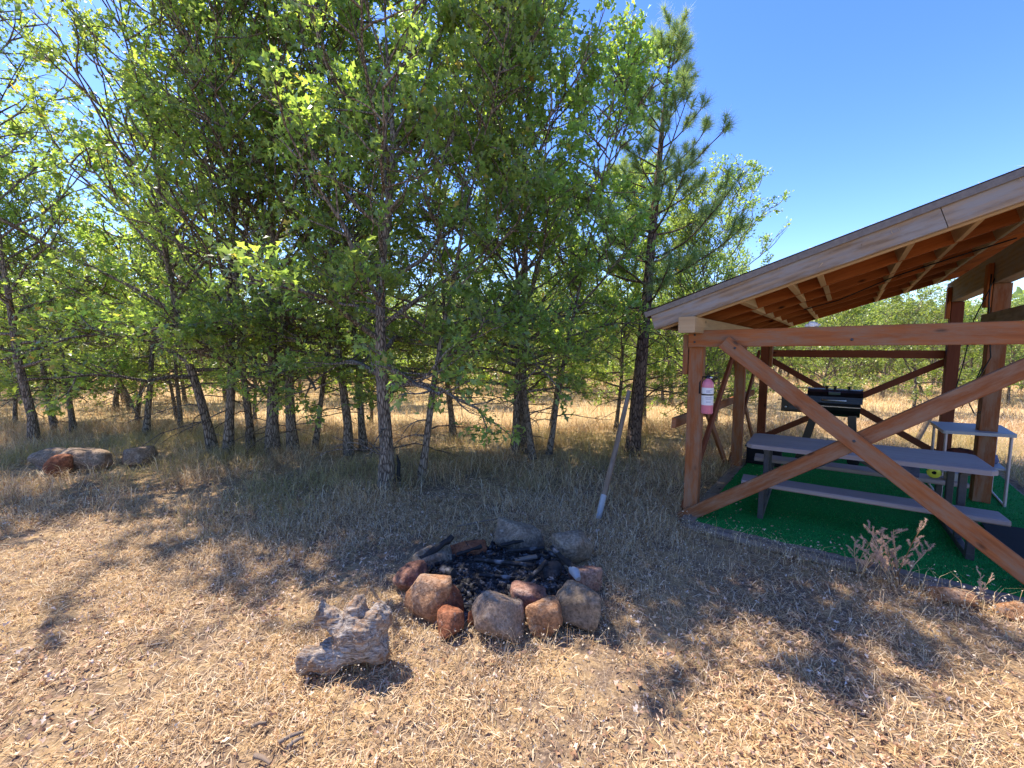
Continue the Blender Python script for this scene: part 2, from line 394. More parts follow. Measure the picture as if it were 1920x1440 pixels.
# peeling edge boards on the left side
for j in range(5):
    MB().prism(W(.06, -.24 + j * 1.0, DZ - .006), W(.06, .72 + j * 1.0, DZ - .006), .13, .022).build('edge_board', M['greywood'], deck)
# short pile standing on the carpet
rs0 = np.random.RandomState(8); n = 90000
pa = rs0.uniform(.13, 2.95, n); pb = -.2 + 4.9 * rs0.uniform(0, 1, n) ** 1.35
px_ = AX + pa * vx + pb * ux; py_ = AY + pa * vy + pb * uy; az = rs0.uniform(0, 6.283, n); hh = rs0.uniform(.006, .017, n); wv_ = .0028
lean_ = rs0.normal(size=(n, 2)) * .006 + np.stack([np.sin(pa * 7 + pb * 3), np.cos(pb * 5)], 1) * .004
p = np.stack([px_, py_, np.full(n, DZ - .001)], 1) - np.array(W(0, 0, 0)); sd = np.stack([np.cos(az), np.sin(az), np.zeros(n)], 1) * wv_
tipv = p + np.concatenate([lean_, hh[:, None]], 1)
tp_ = link(bpy.data.objects.new('turf_pile', mesh_np('turf_pile', np.stack([p - sd, p + sd, tipv], 1).reshape(-1, 3), np.arange(3 * n).reshape(-1, 3), [M['turf_blade']])), deck); tp_['kind'] = 'stuff'
# timber kerb along the front, top-level pieces
tl = ['weathered round timber edging the turf beside the left front post', 'middle length of weathered edging timber behind the dry weed', 'brown edging timber at the front of the turf, rightmost of the three']
for i_, (a0, a1, b0, b1) in enumerate(((.02, .98, -.31, -.34), (1.0, 1.74, -.335, -.33), (1.76, 3.0, -.33, -.30))):
    p0, p1 = W(a0, b0, .018), W(a1, b1, .02)
    n = 10; pp = [p0.lerp(p1, t / n) + Vector((0, 0, .006 * noise.noise(Vector((t * .5, i_, 0))))) for t in range(n + 1)]
    o = MB().tube(pp, [.036 + .006 * noise.noise(Vector((t * .7, i_ * 3, 0))) for t in range(n + 1)], 10, jit=.07).build('edging_timber', M['greywood'], loc=tuple(p0))
    o.data.transform(Matrix.Translation(Vector((0, 0, 0))))
    tag(o, tl[i_], 'edging timber', 'timbers edging the turf')

# ------------------------------------------------------------------ shelter
S = empty('picnic_shelter', W(0, 0, 0), 'open wooden picnic shelter with sloping roof and crossed red braces over green turf', 'shelter')
def beam(name, p0, p1, w_, h_, m, up=(0, 0, 1), ch=.005): return MB().prism(p0, p1, w_, h_, up, ch).build(name, m, S)
# posts
for a, b, top, m in ((.03, 0, 1.93, 'redwood'), (.03, LB / 2, 1.97, 'redwood'), (.03, LB, 1.97, 'shadedred')):
    MB().prism(W(a, b, -.05), W(a, b, top), .135, .135, up=VD).build('post', M[m], S)
for a, b, m in ((WA, 0, 'redwood'), (WA, LB / 2, 'redwood'), (WA, LB, 'shadedred')):
    MB().prism(W(a, b, -.05), W(a, b, 2.50), .14, .14, up=VD).build('post', M[m], S)
    beam('bracket_board', W(a - .095, b, 2.25), W(a - .095, b, 2.72), .045, .14, M['rafter'], up=UD)
# low header beam along the left eave and high beam along the right
beam('header_beam', W(.035, -.42, 2.02), W(.035, LB + .35, 2.02), .15, .15, M['block'])
beam('high_beam', W(WA, -.45, 2.665), W(WA, LB + .4, 2.665), .14, .32, M['barge'])
# front beam and crossed braces
beam('front_beam', W(-.03, -.095, 1.892), W(3.0, -.095, 1.915), .045, .165, M['redwood'])
beam('diagonal_brace', W(.30, -.142, 1.86), W(2.52, -.142, .02), .042, .135, M['redwood'])
beam('diagonal_brace', W(-.06, -.094, -.0), W(2.42, -.094, 1.82), .044, .125, M['redwood'])
# carriage bolt heads
for a, b, z in ((.03, -.118, 1.86), (.03, -.118, 1.93), (.40, -.166, 1.80), (1.31, -.166, 1.03), (.06, -.118, .07), (1.25, -.118, 1.87), (2.42, -.118, 1.93), (2.40, -.166, .12)):
    MB().lathe(W(a, b, z), [(0, .006), (.009, .005), (.012, 0)], 8, -UD).build('bolt', M['steel_dark'], S)
# far side
beam('far_beam', W(.03, LB + .09, 1.70), W(WA + .05, LB + .09, 1.70), .04, .13, M['shadedred'])
beam('diagonal_brace', W(.05, LB + .09, 1.62), W(WA, LB + .09, .08), .035, .10, M['shadedred'])
beam('diagonal_brace', W(.05, LB + .128, .08), W(WA, LB + .128, 1.62), .035, .10, M['shadedred'])
# left side braces and girt
for b0, b1 in ((0, LB / 2), (LB / 2, LB)):
    beam('diagonal_brace', W(-.06, b0 + .03, .06), W(-.06, b1 - .05, 1.72), .04, .10, M['shadedred'])
    beam('diagonal_brace', W(-.10, b0 + .10, 1.72), W(-.10, b1 - .03, .06), .036, .10, M['redwood'])
beam('girt', W(-.145, -.12, 1.02), W(-.145, LB + .12, .94), .04, .11, M['redwood'])
beam('post_plate', W(-.066, -.02, 1.53), W(-.066, -.02, 1.94), .05, .12, M['redwood'], up=UD)
beam('post_plate', W(.13, LB - .02, 1.45), W(.13, LB - .02, 1.9), .05, .12, M['redwood'], up=UD)
# right side girt, and brace stub
beam('girt', W(WA - .09, -.3, 2.11), W(WA - .09, LB / 2 + .1, 2.11), .04, .13, M['greywood'])
# rafters
nz = Vector((-.329 * vx, -.329 * vy, 1)).normalized()
RD = (VD + Vector((0, 0, .329))).normalized()
A0, A1 = -.27, 3.55
def rp(a, b, h): return W(a, b, roofz(a)) + nz * h
rb = [.62, 1.42, 2.22, 3.02, 3.82, LB + .28]
for b in rb: beam('rafter', rp(A0 + .04, b, .088), rp(A1, b, .088), .042, .17, M['rafter'], up=nz)
beam('rafter', rp(A0 + .05, -.318, .078), rp(A1, -.318, .078), .04, .19, M['block'], up=nz)
# barge board in two lengths with a joint
beam('barge_board', rp(A0, -.362, .10), rp(1.72, -.362, .10), .04, .20, M['barge'], up=nz)
beam('barge_board', rp(1.725, -.362, .10), rp(A1, -.362, .10), .04, .20, M['barge'], up=nz)
# blocking between rafters
rows = [.43, .79, 1.02, 1.57, 1.92, 2.28, 2.9]
bb = [-.297] + rb
for kx, a in enumerate(rows):
    for i_ in range(len(bb) - 1):
        if (kx == 2 and i_ > 2): continue
        da = rr.uniform(-.02, .02)
        beam('blocking', rp(a + da, bb[i_] + .021, .075), rp(a + da, bb[i_ + 1] - .021, .075), .046, .14, M['block'], up=nz, ch=.003)
# sheathing boards and metal roofing
na = 22
for i_ in range(7):
    b0 = -.345 + i_ * (LB + .7) / 7; b1 = -.345 + (i_ + 1) * (LB + .7) / 7 - .004
    m = MB(); m.prism(rp(A0 + .01, (b0 + b1) / 2, .183), rp(A1, (b0 + b1) / 2, .183), b1 - b0, .014, nz, ch=0); m.build('sheathing_board', M['ply'], S)
m = MB(); y0 = -.40; y1 = LB + .42
nb = 96
base = 0
for i_ in range(nb + 1):
    b = y0 + (y1 - y0) * i_ / nb; h = .197 + (.012 if i_ % 4 < 1 else 0)
    for a, hh in ((A0 - .03, h), (A1, h)): m.v.append(rp(a, b, hh)); m.uv.append((a, b))
for i_ in range(nb): q = i_ * 2; m.f.append((q, q + 1, q + 3, q + 2)); m.sm.append(False)
m.build('metal_roofing', M['metal_roof'], S)
beam('edge_flashing', rp(A0 - .035, -.392, .172), rp(A1, -.392, .178), .016, .052, M['metal_roof'], up=nz, ch=.002)
beam('edge_flashing', rp(A0 - .042, -.39, .175), rp(A0 - .042, LB + .4, .175), .016, .06, M['metal_roof'], up=nz, ch=.002)
beam('fascia_board', rp(A0 + .0, -.34, .09), rp(A0 + .0, LB + .35, .09), .035, .15, M['barge'], up=nz)
# straw caught on the roof edge
stv = []; stf = []
rs = np.random.RandomState(5)
for i_ in range(260):
    a = rs.uniform(.1, 2.6); p = rp(a, -.39 + rs.uniform(-.03, .1), .21); L_ = rs.uniform(.02, .06)
    d = Vector(rs.uniform(-1, 1, 3)); d.z = abs(d.z) * .6; d.normalize(); s_ = d.orthogonal().normalized() * .0012
    q = len(stv); stv += [p - s_, p + s_, p + d * L_]; stf.append((q, q + 1, q + 2))
for i_ in range(16):
    a = rs.uniform(.3, 2.2); p = rp(a, -.3835, rs.uniform(.05, .2)); L_ = rs.uniform(.02, .05); p -= UD * .004
    d = VD * rs.uniform(-.7, .7) - Vector((0, 0, 1)); d.normalize(); s_ = d.cross(UD).normalized() * .0018
    q = len(stv); stv += [p - s_, p + s_, p + d * L_ * .5 - UD * .012, p + d * L_ - UD * .005]; stf += [(q, q + 1, q + 2), (q + 1, q + 2, q + 3)]
me = bpy.data.meshes.new('straw'); me.from_pydata([tuple(v) for v in stv], [], stf); me.materials.append(M['straw'])
tag(link(bpy.data.objects.new('straw', me)), 'bits of dry straw caught along the roof edge of the shelter', kind='stuff')
# cables
pp = [rp(.75, 2.2, -.01), rp(1.1, 2.15, -.03), rp(1.6, 1.6, -.012), rp(2.0, 1.5, -.02), rp(2.4, 1.45, -.03)]
tag(MB().tube(pp, .007, 6).build('roof_cable', M['cable'], loc=tuple(pp[0])), 'black cable draped beneath the rafters of the shelter', 'cable')
cb = [W(2.40, 2.19, 2.6), W(2.40, 2.18, 2.3), W(2.42, 2.15, 2.0), W(2.44, 2.1, 1.7), W(2.36, 2.1, 1.45), W(2.30, 2.1, 1.22), W(2.36, 2.1, 1.08), W(2.41, 2.12, 1.10)]
tag(MB().tube(cb, .007, 6).build('hanging_cable', M['cable'], loc=tuple(cb[0])), 'black electric cable hanging in a loop beside the right middle post', 'cable')
cb = [W(2.43, 2.2, 2.55), W(2.3, 2.19, 2.1), W(2.25, 2.18, 1.6), W(2.2, 2.18, 1.25), W(2.27, 2.18, 1.12), W(2.33, 2.18, 1.3), W(2.40, 2.19, 1.6)]
pl_ = empty('extension_cord', tuple(cb[0]), 'second cable with a plug hanging from the rafters near the middle post', 'cable')
MB().tube(cb, .006, 6).build('cord', M['cable'], pl_)
MB().prism(W(2.2, 2.18, 1.19), W(2.19, 2.18, 1.25), .03, .03).build('plug', M['cable'], pl_)

# ------------------------------------------------------------------ fire extinguisher
ex = empty('fire_extinguisher', W(.155, -.055, 1.14), 'faded pink fire extinguisher with white labels hung on the left front post', 'fire extinguisher')
c0 = W(.155, -.055, 1.14)
MB().lathe(c0, [(0, 0), (.05, 0), (.055, .008), (.055, .29), (.05, .315), (.035, .338), (.02, .35), (.02, .365), (0, .365)], 24).build('tank', M['pink'], ex)
MB().lathe(c0, [(.0562, .09), (.0562, .265)], 24).build('sticker', M['sticker'], ex)
MB().lathe(c0, [(.0575, .188), (.0575, .203)], 24).build('strap', M['black_enamel'], ex)
m = MB()
for zi, (z, l, t0) in enumerate(((.235, .7, .3), (.225, .5, .3), (.215, .6, .3), (.165, .9, .2), (.15, .8, .25), (.12, .6, .3))):
    if zi == 3: m.build('printed_lines', M['orange_sticker'], ex); m = MB()
    n = 6; b0 = len(m.v)
    for j in range(n + 1):
        an = R(-150) + (t0 + l * j / n) * 1.3; 
        for dz in (0, .006): m.v.append(c0 + Vector((math.cos(an) * .0568, math.sin(an) * .0568, z + dz))); m.uv.append((0, 0))
    for j in range(n): q = b0 + 2 * j; m.f.append((q, q + 2, q + 3, q + 1)); m.sm.append(True)
m.build('printed_lines', M['orange_sticker'], ex)
m = MB(); m.lathe(c0, [(.022, .355), (.022, .385), (0, .388)], 12)
m.prism(c0 + Vector((-.01, 0, .385)), c0 + VD * .1 + Vector((0, 0, .42)), .018, .012).prism(c0 + Vector((0, 0, .372)), c0 + VD * .085 + Vector((0, 0, .375)), .018, .012)
m.build('valve_handle', M['black_enamel'], ex)
MB().tube([c0 + Vector((0, 0, .37)), c0 - VD * .05 + Vector((0, 0, .37)), c0 - VD * .072 - UD * .01 + Vector((0, 0, .31)), c0 - VD * .07 - UD * .02 + Vector((0, 0, .2))], .008, 8).build('hose', M['rubber'], ex)
MB().lathe(c0 + VD * .03 - UD * .015 + Vector((0, 0, .365)), [(0, 0), (.014, 0), (.014, .012), (0, .012)], 12, -UD).build('gauge', M['chrome'], ex)

# ------------------------------------------------------------------ picnic table
def TW(a, b, z=0):    # table frame, turned a little
    t = R(2.5); da, db = a - 1.34, b - .85
    return W(1.34 + da * math.cos(t) - db * math.sin(t), .85 + da * math.sin(t) + db * math.cos(t), z)
T = empty('picnic_table', TW(1.34, .85, DZ), 'grey brown picnic table with two attached benches on green turf', 'picnic table')
zt = .775
tb = np.linspace(.50, 1.22, 6)
for i_ in range(5):
    b0, b1 = tb[i_], tb[i_ + 1] - .003
    c_ = .05
    if i_ == 0: poly = [(.42 + c_, b0), (2.26 - c_, b0), (2.26, b0 + c_), (2.26, b1), (.42, b1), (.42, b0 + c_)]
    elif i_ == 4: poly = [(.42, b0), (2.26, b0), (2.26, b1 - c_), (2.26 - c_, b1), (.42 + c_, b1), (.42, b1 - c_)]
    else: poly = [(.42, b0), (2.26, b0), (2.26, b1), (.42, b1)]
    m = MB(); P2 = [TW(a, b, zt - .012) for a, b in poly]
    # rounded upper edge: stack of two extrusions
    m.extr([TW(a, b, zt - .045) for a, b in poly], (0, 0, .038))
    cx = sum(p[0] for p in poly) / len(poly); cy = sum(p[1] for p in poly) / len(poly)
    sh = lambda a, b, s_: TW(a + (s_ if a < cx else -s_), b + (s_ if b < cy else -s_) * (1 if (i_ in (0, 4)) else .1), zt)
    n0 = len(m.v) - len(poly); top = [sh(a, b, .007) for a, b in poly]; b2 = len(m.v)
    for p in top: m.v.append(p); m.uv.append((0, 0))
    n = len(poly)
    for j in range(n): m.f.append((n0 + j, n0 + (j + 1) % n, b2 + (j + 1) % n, b2 + j)); m.sm.append(False)
    m.f.append(tuple(range(b2, b2 + n))); m.sm.append(False)
    # drop the buried cap and lay uv along the plank
    m.f = [f for kf, f in enumerate(m.f) if kf != 1]; m.sm = m.sm[:len(m.f)]
    for kf, v_ in enumerate(m.v):
        a_, b_ = inv(v_.x, v_.y); m.uv[kf] = (a_ * 1.0 + i_ * 3.1, b_ + v_.z)
    m.build('top_plank', M['resin'], T)
for b0, b1 in ((.20, .455), (1.30, 1.55)):
    sp_ = M['resin']
    m = MB().prism(TW(.42, (b0 + b1) / 2, .43), TW(2.26, (b0 + b1) / 2, .43), b1 - b0, .045, ch=.016); m.build('bench_seat', sp_, T)
for a in (.60, 2.08):
    sgn = 1
    MB().prism(TW(a, .26, DZ + .025), TW(a, 1.50, DZ + .025), .05, .05).build('foot_bar', M['steel_dark'], T)
    for b in (.29, 1.46): MB().prism(TW(a, b, DZ + .05), TW(a, b, .408), .05, .05, up=VD).build('bench_leg', M['steel_dark'], T)
    for b in (.66, 1.06): MB().prism(TW(a, b, DZ + .05), TW(a, b, zt - .045), .05, .05, up=VD).build('table_leg', M['steel_dark'], T)
    MB().prism(TW(a, .56, zt - .062), TW(a, 1.16, zt - .062), .05, .03).build('cross_bar', M['steel_dark'], T)
MB().prism(TW(1.30, .86, zt - .06), TW(2.05, .86, DZ + .2), .03, .03).build('diagonal_strut', M['steel_dark'], T)
MB().prism(TW(1.30, .86, zt - .06), TW(.63, .86, DZ + .2), .03, .03).build('diagonal_strut', M['steel_dark'], T)
for a, p in ((.60, 0), (2.08, 1)): MB().prism(TW(a, .635, DZ + .2), TW(a, 1.085, DZ + .2), .03, .03).build('brace_bar', M['steel_dark'], T)
# things on the far bench
o = MB().box(W(1.80, 1.43, .453 + .045), (.17, .13, .09), R(-36)).build('storage_box', M['cloth_blue'], loc=tuple(W(1.8, 1.43, .453))); tag(o, 'dark blue box on the far bench, left of the yellow reel', 'box')
rl = empty('tape_reel', W(2.0, 1.42, .453), 'round yellow green tape reel standing on the far bench', 'reel')
c0 = W(2.0, 1.42, .453 + .055)
m = MB().lathe(c0, [(.018, -.012), (.053, -.012), (.055, -.008), (.055, .008), (.053, .012), (.018, .012), (.018, -.012)], 20, UD); m.build('reel_body', M['yellow'], rl)
MB().lathe(c0, [(0, -.008), (.018, -.008), (.018, .008), (0, .008)], 14, UD).build('reel_hub', M['rubber'], rl)
o = MB().box(W(2.14, 1.43, .453 + .04), (.12, .10, .08), R(-36)).build('small_box', M['plastic_top'], loc=tuple(W(2.14, 1.43, .453))); tag(o, 'pale grey box on the far bench, right of the yellow reel', 'box')
# black bin behind the table
bn = empty('black_tote', W(.33, 2.65, DZ), 'squat black plastic tote on the turf behind the picnic table', 'tote')
MB().prism(W(.12, 2.65, DZ + .13), W(.56, 2.65, DZ + .13), .32, .26, ch=.02).build('tub', M['rubber'], bn)
MB().prism(W(.10, 2.65, DZ + .272), W(.58, 2.65, DZ + .272), .36, .024, ch=.008).build('lid', M['black_enamel'], bn)

# ------------------------------------------------------------------ pellet grill
ga, gb = 1.12, 3.45
G = empty('pellet_grill', W(ga, gb, DZ), 'black barrel pellet grill with silver handle standing at the back of the turf', 'grill')
def gprof(sc_=1.0, top=True):
    pts_ = []
    if top:   # lid: arc over the top
        for i_ in range(9): t = R(180 * i_ / 8); pts_.append((-.24 * math.cos(t), .96 + .20 * math.sin(t) ** .8 if 0 < i_ < 8 else .96))
    else:
        for i_ in range(9): t = R(180 * i_ / 8); pts_.append((.24 * math.cos(t), .955 - .22 * math.sin(t) ** .8 if 0 < i_ < 8 else .955))
    return pts_
for nm, tp in (('lid', True), ('barrel', False)):
    MB().extr([W(ga - .31, gb + b, z + .02) for b, z in gprof(top=tp)], VD * .62).build(nm, M['black_enamel'], G)
MB().extr([W(ga - .33, gb + b * 1.04, .98 + (z - .96) * 1.05) for b, z in gprof()], VD * .02).build('lid_rim', M['black_enamel'], G)
MB().extr([W(ga + .31, gb + b * 1.04, .98 + (z - .96) * 1.05) for b, z in gprof()], VD * .02).build('lid_rim', M['black_enamel'], G)
MB().tube([W(ga - .14, gb - .235, 1.03), W(ga - .14, gb - .285, 1.025), W(ga + .14, gb - .285, 1.025), W(ga + .14, gb - .235, 1.03)], .011, 8).build('lid_handle', M['chrome'], G)
MB().prism(W(ga - .07, gb - .215, 1.125), W(ga + .07, gb - .215, 1.125), .012, .04, up=Vector((-.3 * ux, -.3 * uy, 1)), ch=.004).build('badge', M['chrome'], G)
MB().prism(W(ga - .30, gb - .26, .93), W(ga + .31, gb - .26, .93), .02, .014).build('front_ledge', M['chrome'], G)
MB().prism(W(ga - .67, gb, .92), W(ga - .33, gb, .92), .36, .25, ch=.02).build('hopper', M['black_enamel'], G)
MB().prism(W(ga - .69, gb, 1.055), W(ga - .335, gb, 1.055), .38, .02, ch=.006).build('hopper_lid', M['black_enamel'], G)
m = MB().prism(W(ga - .71, gb - .2, .985), W(ga - .5, gb - .2, .985), .03, .012).build('hopper_handle', M['steel_dark'], G)
MB().prism(W(ga - .56, gb - .186, .87), W(ga - .44, gb - .186, .87), .012, .05).build('control_panel', M['steel_dark'], G)
for q_ in (-.60, -.40): MB().lathe(W(ga + q_, gb - .182, .87), [(0, 0), (.018, 0), (.016, .02), (0, .02)], 12, -UD).build('control_knob', M['chrome'], G)
for da, lean in ((-.22, -.17), (.22, .05)):
    for db in (-.17, .17):
        MB().prism(W(ga + da, gb + db, .80), W(ga + da + lean, gb + db * 1.15, DZ + (.0 if da < 0 else .07)), .05, .10, up=VD, ch=.006).build('leg', M['black_enamel'], G)
for db in (-.22, .22): MB().lathe(W(ga + .27, gb + db, DZ + .075), [(0, -.02), (.06, -.02), (.075, -.012), (.075, .012), (.06, .02), (0, .02)], 18, UD).build('wheel', M['rubber'], G)
MB().prism(W(ga - .33, gb, .28), W(ga + .25, gb, .28), .34, .02).build('bottom_shelf', M['black_enamel'], G)
for da in (-.1, 0, .17): MB().lathe(W(ga + da, gb + .02, 1.17), [(.014, 0), (.014, .03), (.028, .035), (.028, .045), (0, .05)], 10).build('top_cap', M['black_enamel'], G)

# ------------------------------------------------------------------ folding side table
ft = empty('folding_table', W(2.39, 2.42, DZ), 'pale grey folding table with thin pinkish legs beyond the middle post', 'table')
c4 = [W(2.70, 2.20, .87), W(2.70, 2.90, .87), W(2.09, 2.80, .87), W(2.11, 1.98, .87)]
c4 = [W(2.12, 2.02, .84), W(2.70, 2.14, .84), W(2.72, 2.88, .84), W(2.10, 2.76, .84)]
cc = sum(c4, Vector()) / 4
def rounded(c4, r=.12):
    out = []
    for i_ in range(4):
        p = c4[i_]; a = c4[i_ - 1]; b = c4[(i_ + 1) % 4]
        pa = p.lerp(a, r * .3); pb = p.lerp(b, r * .3)
        for t in (0, .5, 1): out.append(pa.lerp(p, t).lerp(p.lerp(pb, t), t))
    return out
MB().extr(rounded(c4), (0, 0, .035)).build('table_top', M['plastic_top'], ft)
ins = [p.lerp(cc, .12) for p in c4]
for j, p in enumerate(ins): MB().tube([Vector((p.x, p.y, .84)), Vector((p.x, p.y, DZ))], .014, 8).build('leg', M['pewter'], ft)
for (i_, j) in ((1, 2), (3, 0)):
    a, b = ins[i_], ins[j]
    MB().tube([Vector((a.x, a.y, DZ + .012)), Vector((b.x, b.y, DZ + .012))], .011, 8).build('foot_bar', M['pewter'], ft)
    MB().tube([Vector((a.x, a.y, .45)), Vector((b.x, b.y, .45))], .009, 8).build('cross_bar', M['pewter'], ft)
MB().extr(rounded([p.lerp(cc, .16) + Vector((0, 0, -.38)) for p in c4]), (0, 0, .02)).build('lower_shelf', M['plastic_top'], ft)
def blob(name, c, r, m, seed=0, sub=3, amp=.25, parent=None):
    bm = bmesh.new(); bmesh.ops.create_icosphere(bm, subdivisions=sub, radius=1)
    for v in bm.verts:
        d = v.co.normalized(); f = 1 + amp * noise.noise(d * 1.7 + Vector((seed, 0, 0))) + amp * .5 * noise.noise(d * 4 + Vector((seed, 5, 0)))
        v.co = Vector((d.x * r[0], d.y * r[1], max(-.6, d.z) * r[2])) * f
    for f in bm.faces: f.smooth = True
    me = bpy.data.meshes.new(name); bm.to_mesh(me); bm.free(); me.materials.append(m)
    o = bpy.data.objects.new(name, me); link(o, parent); o.location = c; return o
o = blob('cloth_bag', W(2.35, 2.45, .535), (.15, .11, .09), M['cloth_brown'], 2); tag(o, 'brown cloth bag on the lower shelf of the grey folding table', 'bag')
o = blob('folded_jacket', W(2.53, 2.5, .525), (.13, .11, .07), M['cloth_blue'], 5); tag(o, 'blue grey folded cloth on the lower shelf of the folding table', 'cloth')
o = blob('mud_nest', W(.98, -.08, 2.0), (.05, .035, .03), M['sticker'], 8, amp=.5); tag(o, 'pale crumbly lump lying on top of the front beam', 'nest')
# doormat
dm = MB().extr([W(2.30, .33, DZ + .006), W(3.0, .36, DZ + .006), W(3.0, 1.45, DZ + .006), W(2.36, 1.40, DZ + .006)], (0, 0, .012)).build('doormat', M['rubber'], loc=tuple(W(2.4, .9, DZ)))
tag(dm, 'black rubber mat lying on the green turf at the right', 'mat')

# ------------------------------------------------------------------ rocks
def rock(name, loc, size, seed, m, rz=0, rx=0, ry=0, sub=4, rnd_=9, npl=11, sink=.15, amp=.035):
    rg = random.Random(seed); pl = []
    for i_ in range(npl):
        v = Vector((rg.gauss(0, 1), rg.gauss(0, 1), rg.gauss(0, 1))).normalized(); pl.append((v, rg.uniform(.68, .98)))
    for v in ((1, 0, 0), (-1, 0, 0), (0, 1, 0), (0, -1, 0), (0, 0, 1), (0, 0, -1)): pl.append((Vector(v), rg.uniform(.85, 1)))
    bm = bmesh.new(); bmesh.ops.create_icosphere(bm, subdivisions=sub, radius=1)
    rot = Matrix.Rotation(rz, 3, 'Z') @ Matrix.Rotation(ry, 3, 'Y') @ Matrix.Rotation(rx, 3, 'X')
    so_ = Vector((seed * 1.7, 0, 0)); zs = []
    for v in bm.verts:
        d = v.co.normalized(); s_ = sum(max(0, d.dot(n)) ** rnd_ / h ** rnd_ for n, h in pl)
        r = s_ ** (-1 / rnd_)
        r *= 1 + amp * noise.noise(d * 2.2 + so_) * 2 + amp * noise.noise(d * 6 + so_) + amp * .4 * noise.noise(d * 16 + so_)
        v.co = rot @ Vector((d.x * r * size[0] / 2, d.y * r * size[1] / 2, d.z * r * size[2] / 2)); zs.append(v.co.z)
    zmin = min(zs); zmax = max(zs); sh = -zmin - (zmax - zmin) * sink
    for v in bm.verts: v.co.z += sh
    for f in bm.faces: f.smooth = True
    me = bpy.data.meshes.new(name); bm.to_mesh(me); bm.free(); me.materials.append(m)
    o = bpy.data.objects.new(name, me); link(o); o.location = loc; return o
FC = Vector((-.15, 3.05, 0))
ring = [  # x, y, w, d, h, seed, mat, rounding, rz, label
 (-.58, 2.66, .33, .30, .33, 11, 'st_tan', 14, .2, 'large rounded tan boulder at the front left of the fire ring'),
 (-.42, 2.60, .17, .15, .27, 12, 'st_red', 9, .5, 'pointed orange red stone just right of the large tan boulder'),
 (-.40, 2.44, .19, .17, .19, 13, 'st_red', 8, .9, 'small brick red stone in front, lowest beside the big pale block'),
 (-.09, 2.43, .33, .28, .30, 14, 'st_pale', 30, .35, 'big angular pale brown block at the front centre of the fire ring'),
 (.11, 2.66, .29, .22, .22, 15, 'st_mauve', 10, .0, 'mauve rounded stone above the round orange one'),
 (.20, 2.46, .24, .22, .25, 16, 'st_tan', 7, .4, 'round orange brown stone at the front right of the fire ring'),
 (.43, 2.56, .36, .26, .31, 17, 'st_grey', 8, -.35, 'large smooth grey brown slab stone at the right front of the ring'),
 (.55, 2.92, .25, .20, .22, 18, 'st_mauve', 9, .3, 'speckled pinkish grey stone at the right side behind the grey slab'),
 (.50, 3.33, .36, .30, .30, 19, 'st_grey', 14, .6, 'tall brown stone with a red corner at the back right of the ring'),
 (.06, 3.52, .48, .34, .33, 20, 'st_grey', 30, -.1, 'biggest dark flat-topped boulder at the back of the fire ring'),
 (-.40, 3.35, .34, .22, .18, 21, 'st_red', 12, .2, 'dark red flat stone at the back left of the fire ring'),
 (-.66, 3.22, .34, .26, .24, 22, 'st_grey', 10, .5, 'sooty dark stone at the left back of the ring'),
 (-.76, 2.94, .30, .24, .22, 23, 'st_mauve', 10, .9, 'brown sloping stone at the left end of the fire ring'),
 (.29, 2.98, .20, .16, .17, 24, 'st_dark', 11, .4, 'dark speckled stone lying just inside the ring at the right'),
 (.30, 2.62, .11, .11, .16, 25, 'st_dark', 8, 0, 'little dark stone wedged between the mauve and grey stones'),
 (-.255, 2.52, .10, .09, .13, 26, 'st_red', 8, 0, 'tiny red chip stone wedged left of the pale block'),
]
for x, y, w_, d_, h_, sd, mt, rn, rz, lb in ring:
    tag(rock('fire_ring_stone', (x * 1.0 + .01, y + .03, 0), (w_ * 1.02, d_ * 1.02, h_ * .98), sd, M[mt], rz, rnd_=rn * 1.4, sink=.12), lb, 'stone', 'stones round the fire pit')
for x, y, w_, d_, h_, sd, mt, rz, lb in (
 (-6.33, 5.98, .70, .50, .46, 31, 'st_pale', .2, 'biggest boulder of the flat rocks in the dry grass at the left'),
 (-7.0, 6.15, .60, .42, .34, 32, 'st_pale', .1, 'low flat rock at the left end of the rocks in the dry grass'),
 (-5.83, 6.3, .46, .34, .34, 33, 'st_pale', .4, 'low flat rock at the right of the big boulder in the dry grass'),
 (-6.42, 5.68, .32, .24, .36, 34, 'st_red', .9, 'small rusty red rock leaning on the big boulder at the left')):
    tag(rock('rock', (x, y, 0), (w_, d_, h_), sd, M[mt], rz, rnd_=12, sink=.15), lb, 'rock', 'flat rocks in the grass at the left')
for (a, b, w_, h_, sd, lb) in ((1.90, -.47, .26, .14, 41, 'brown rough stone block below the edging timber at the right'), (2.20, -.45, .22, .16, 42, 'second brown stone below the edging timber, nearer the frame edge')):
    p = W(a, b, 0); tag(rock('edge_stone', tuple(p), (w_, .16, h_), sd, M['st_tan'], R(-36), rnd_=16, sink=.25), lb, 'stone', 'stones along the turf edge')
tag(rock('pebble', (-.98, 1.53, 0), (.05, .045, .04), 43, M['st_tan'], 0, sub=3), 'single tan pebble at the bottom edge of the grass', 'pebble')

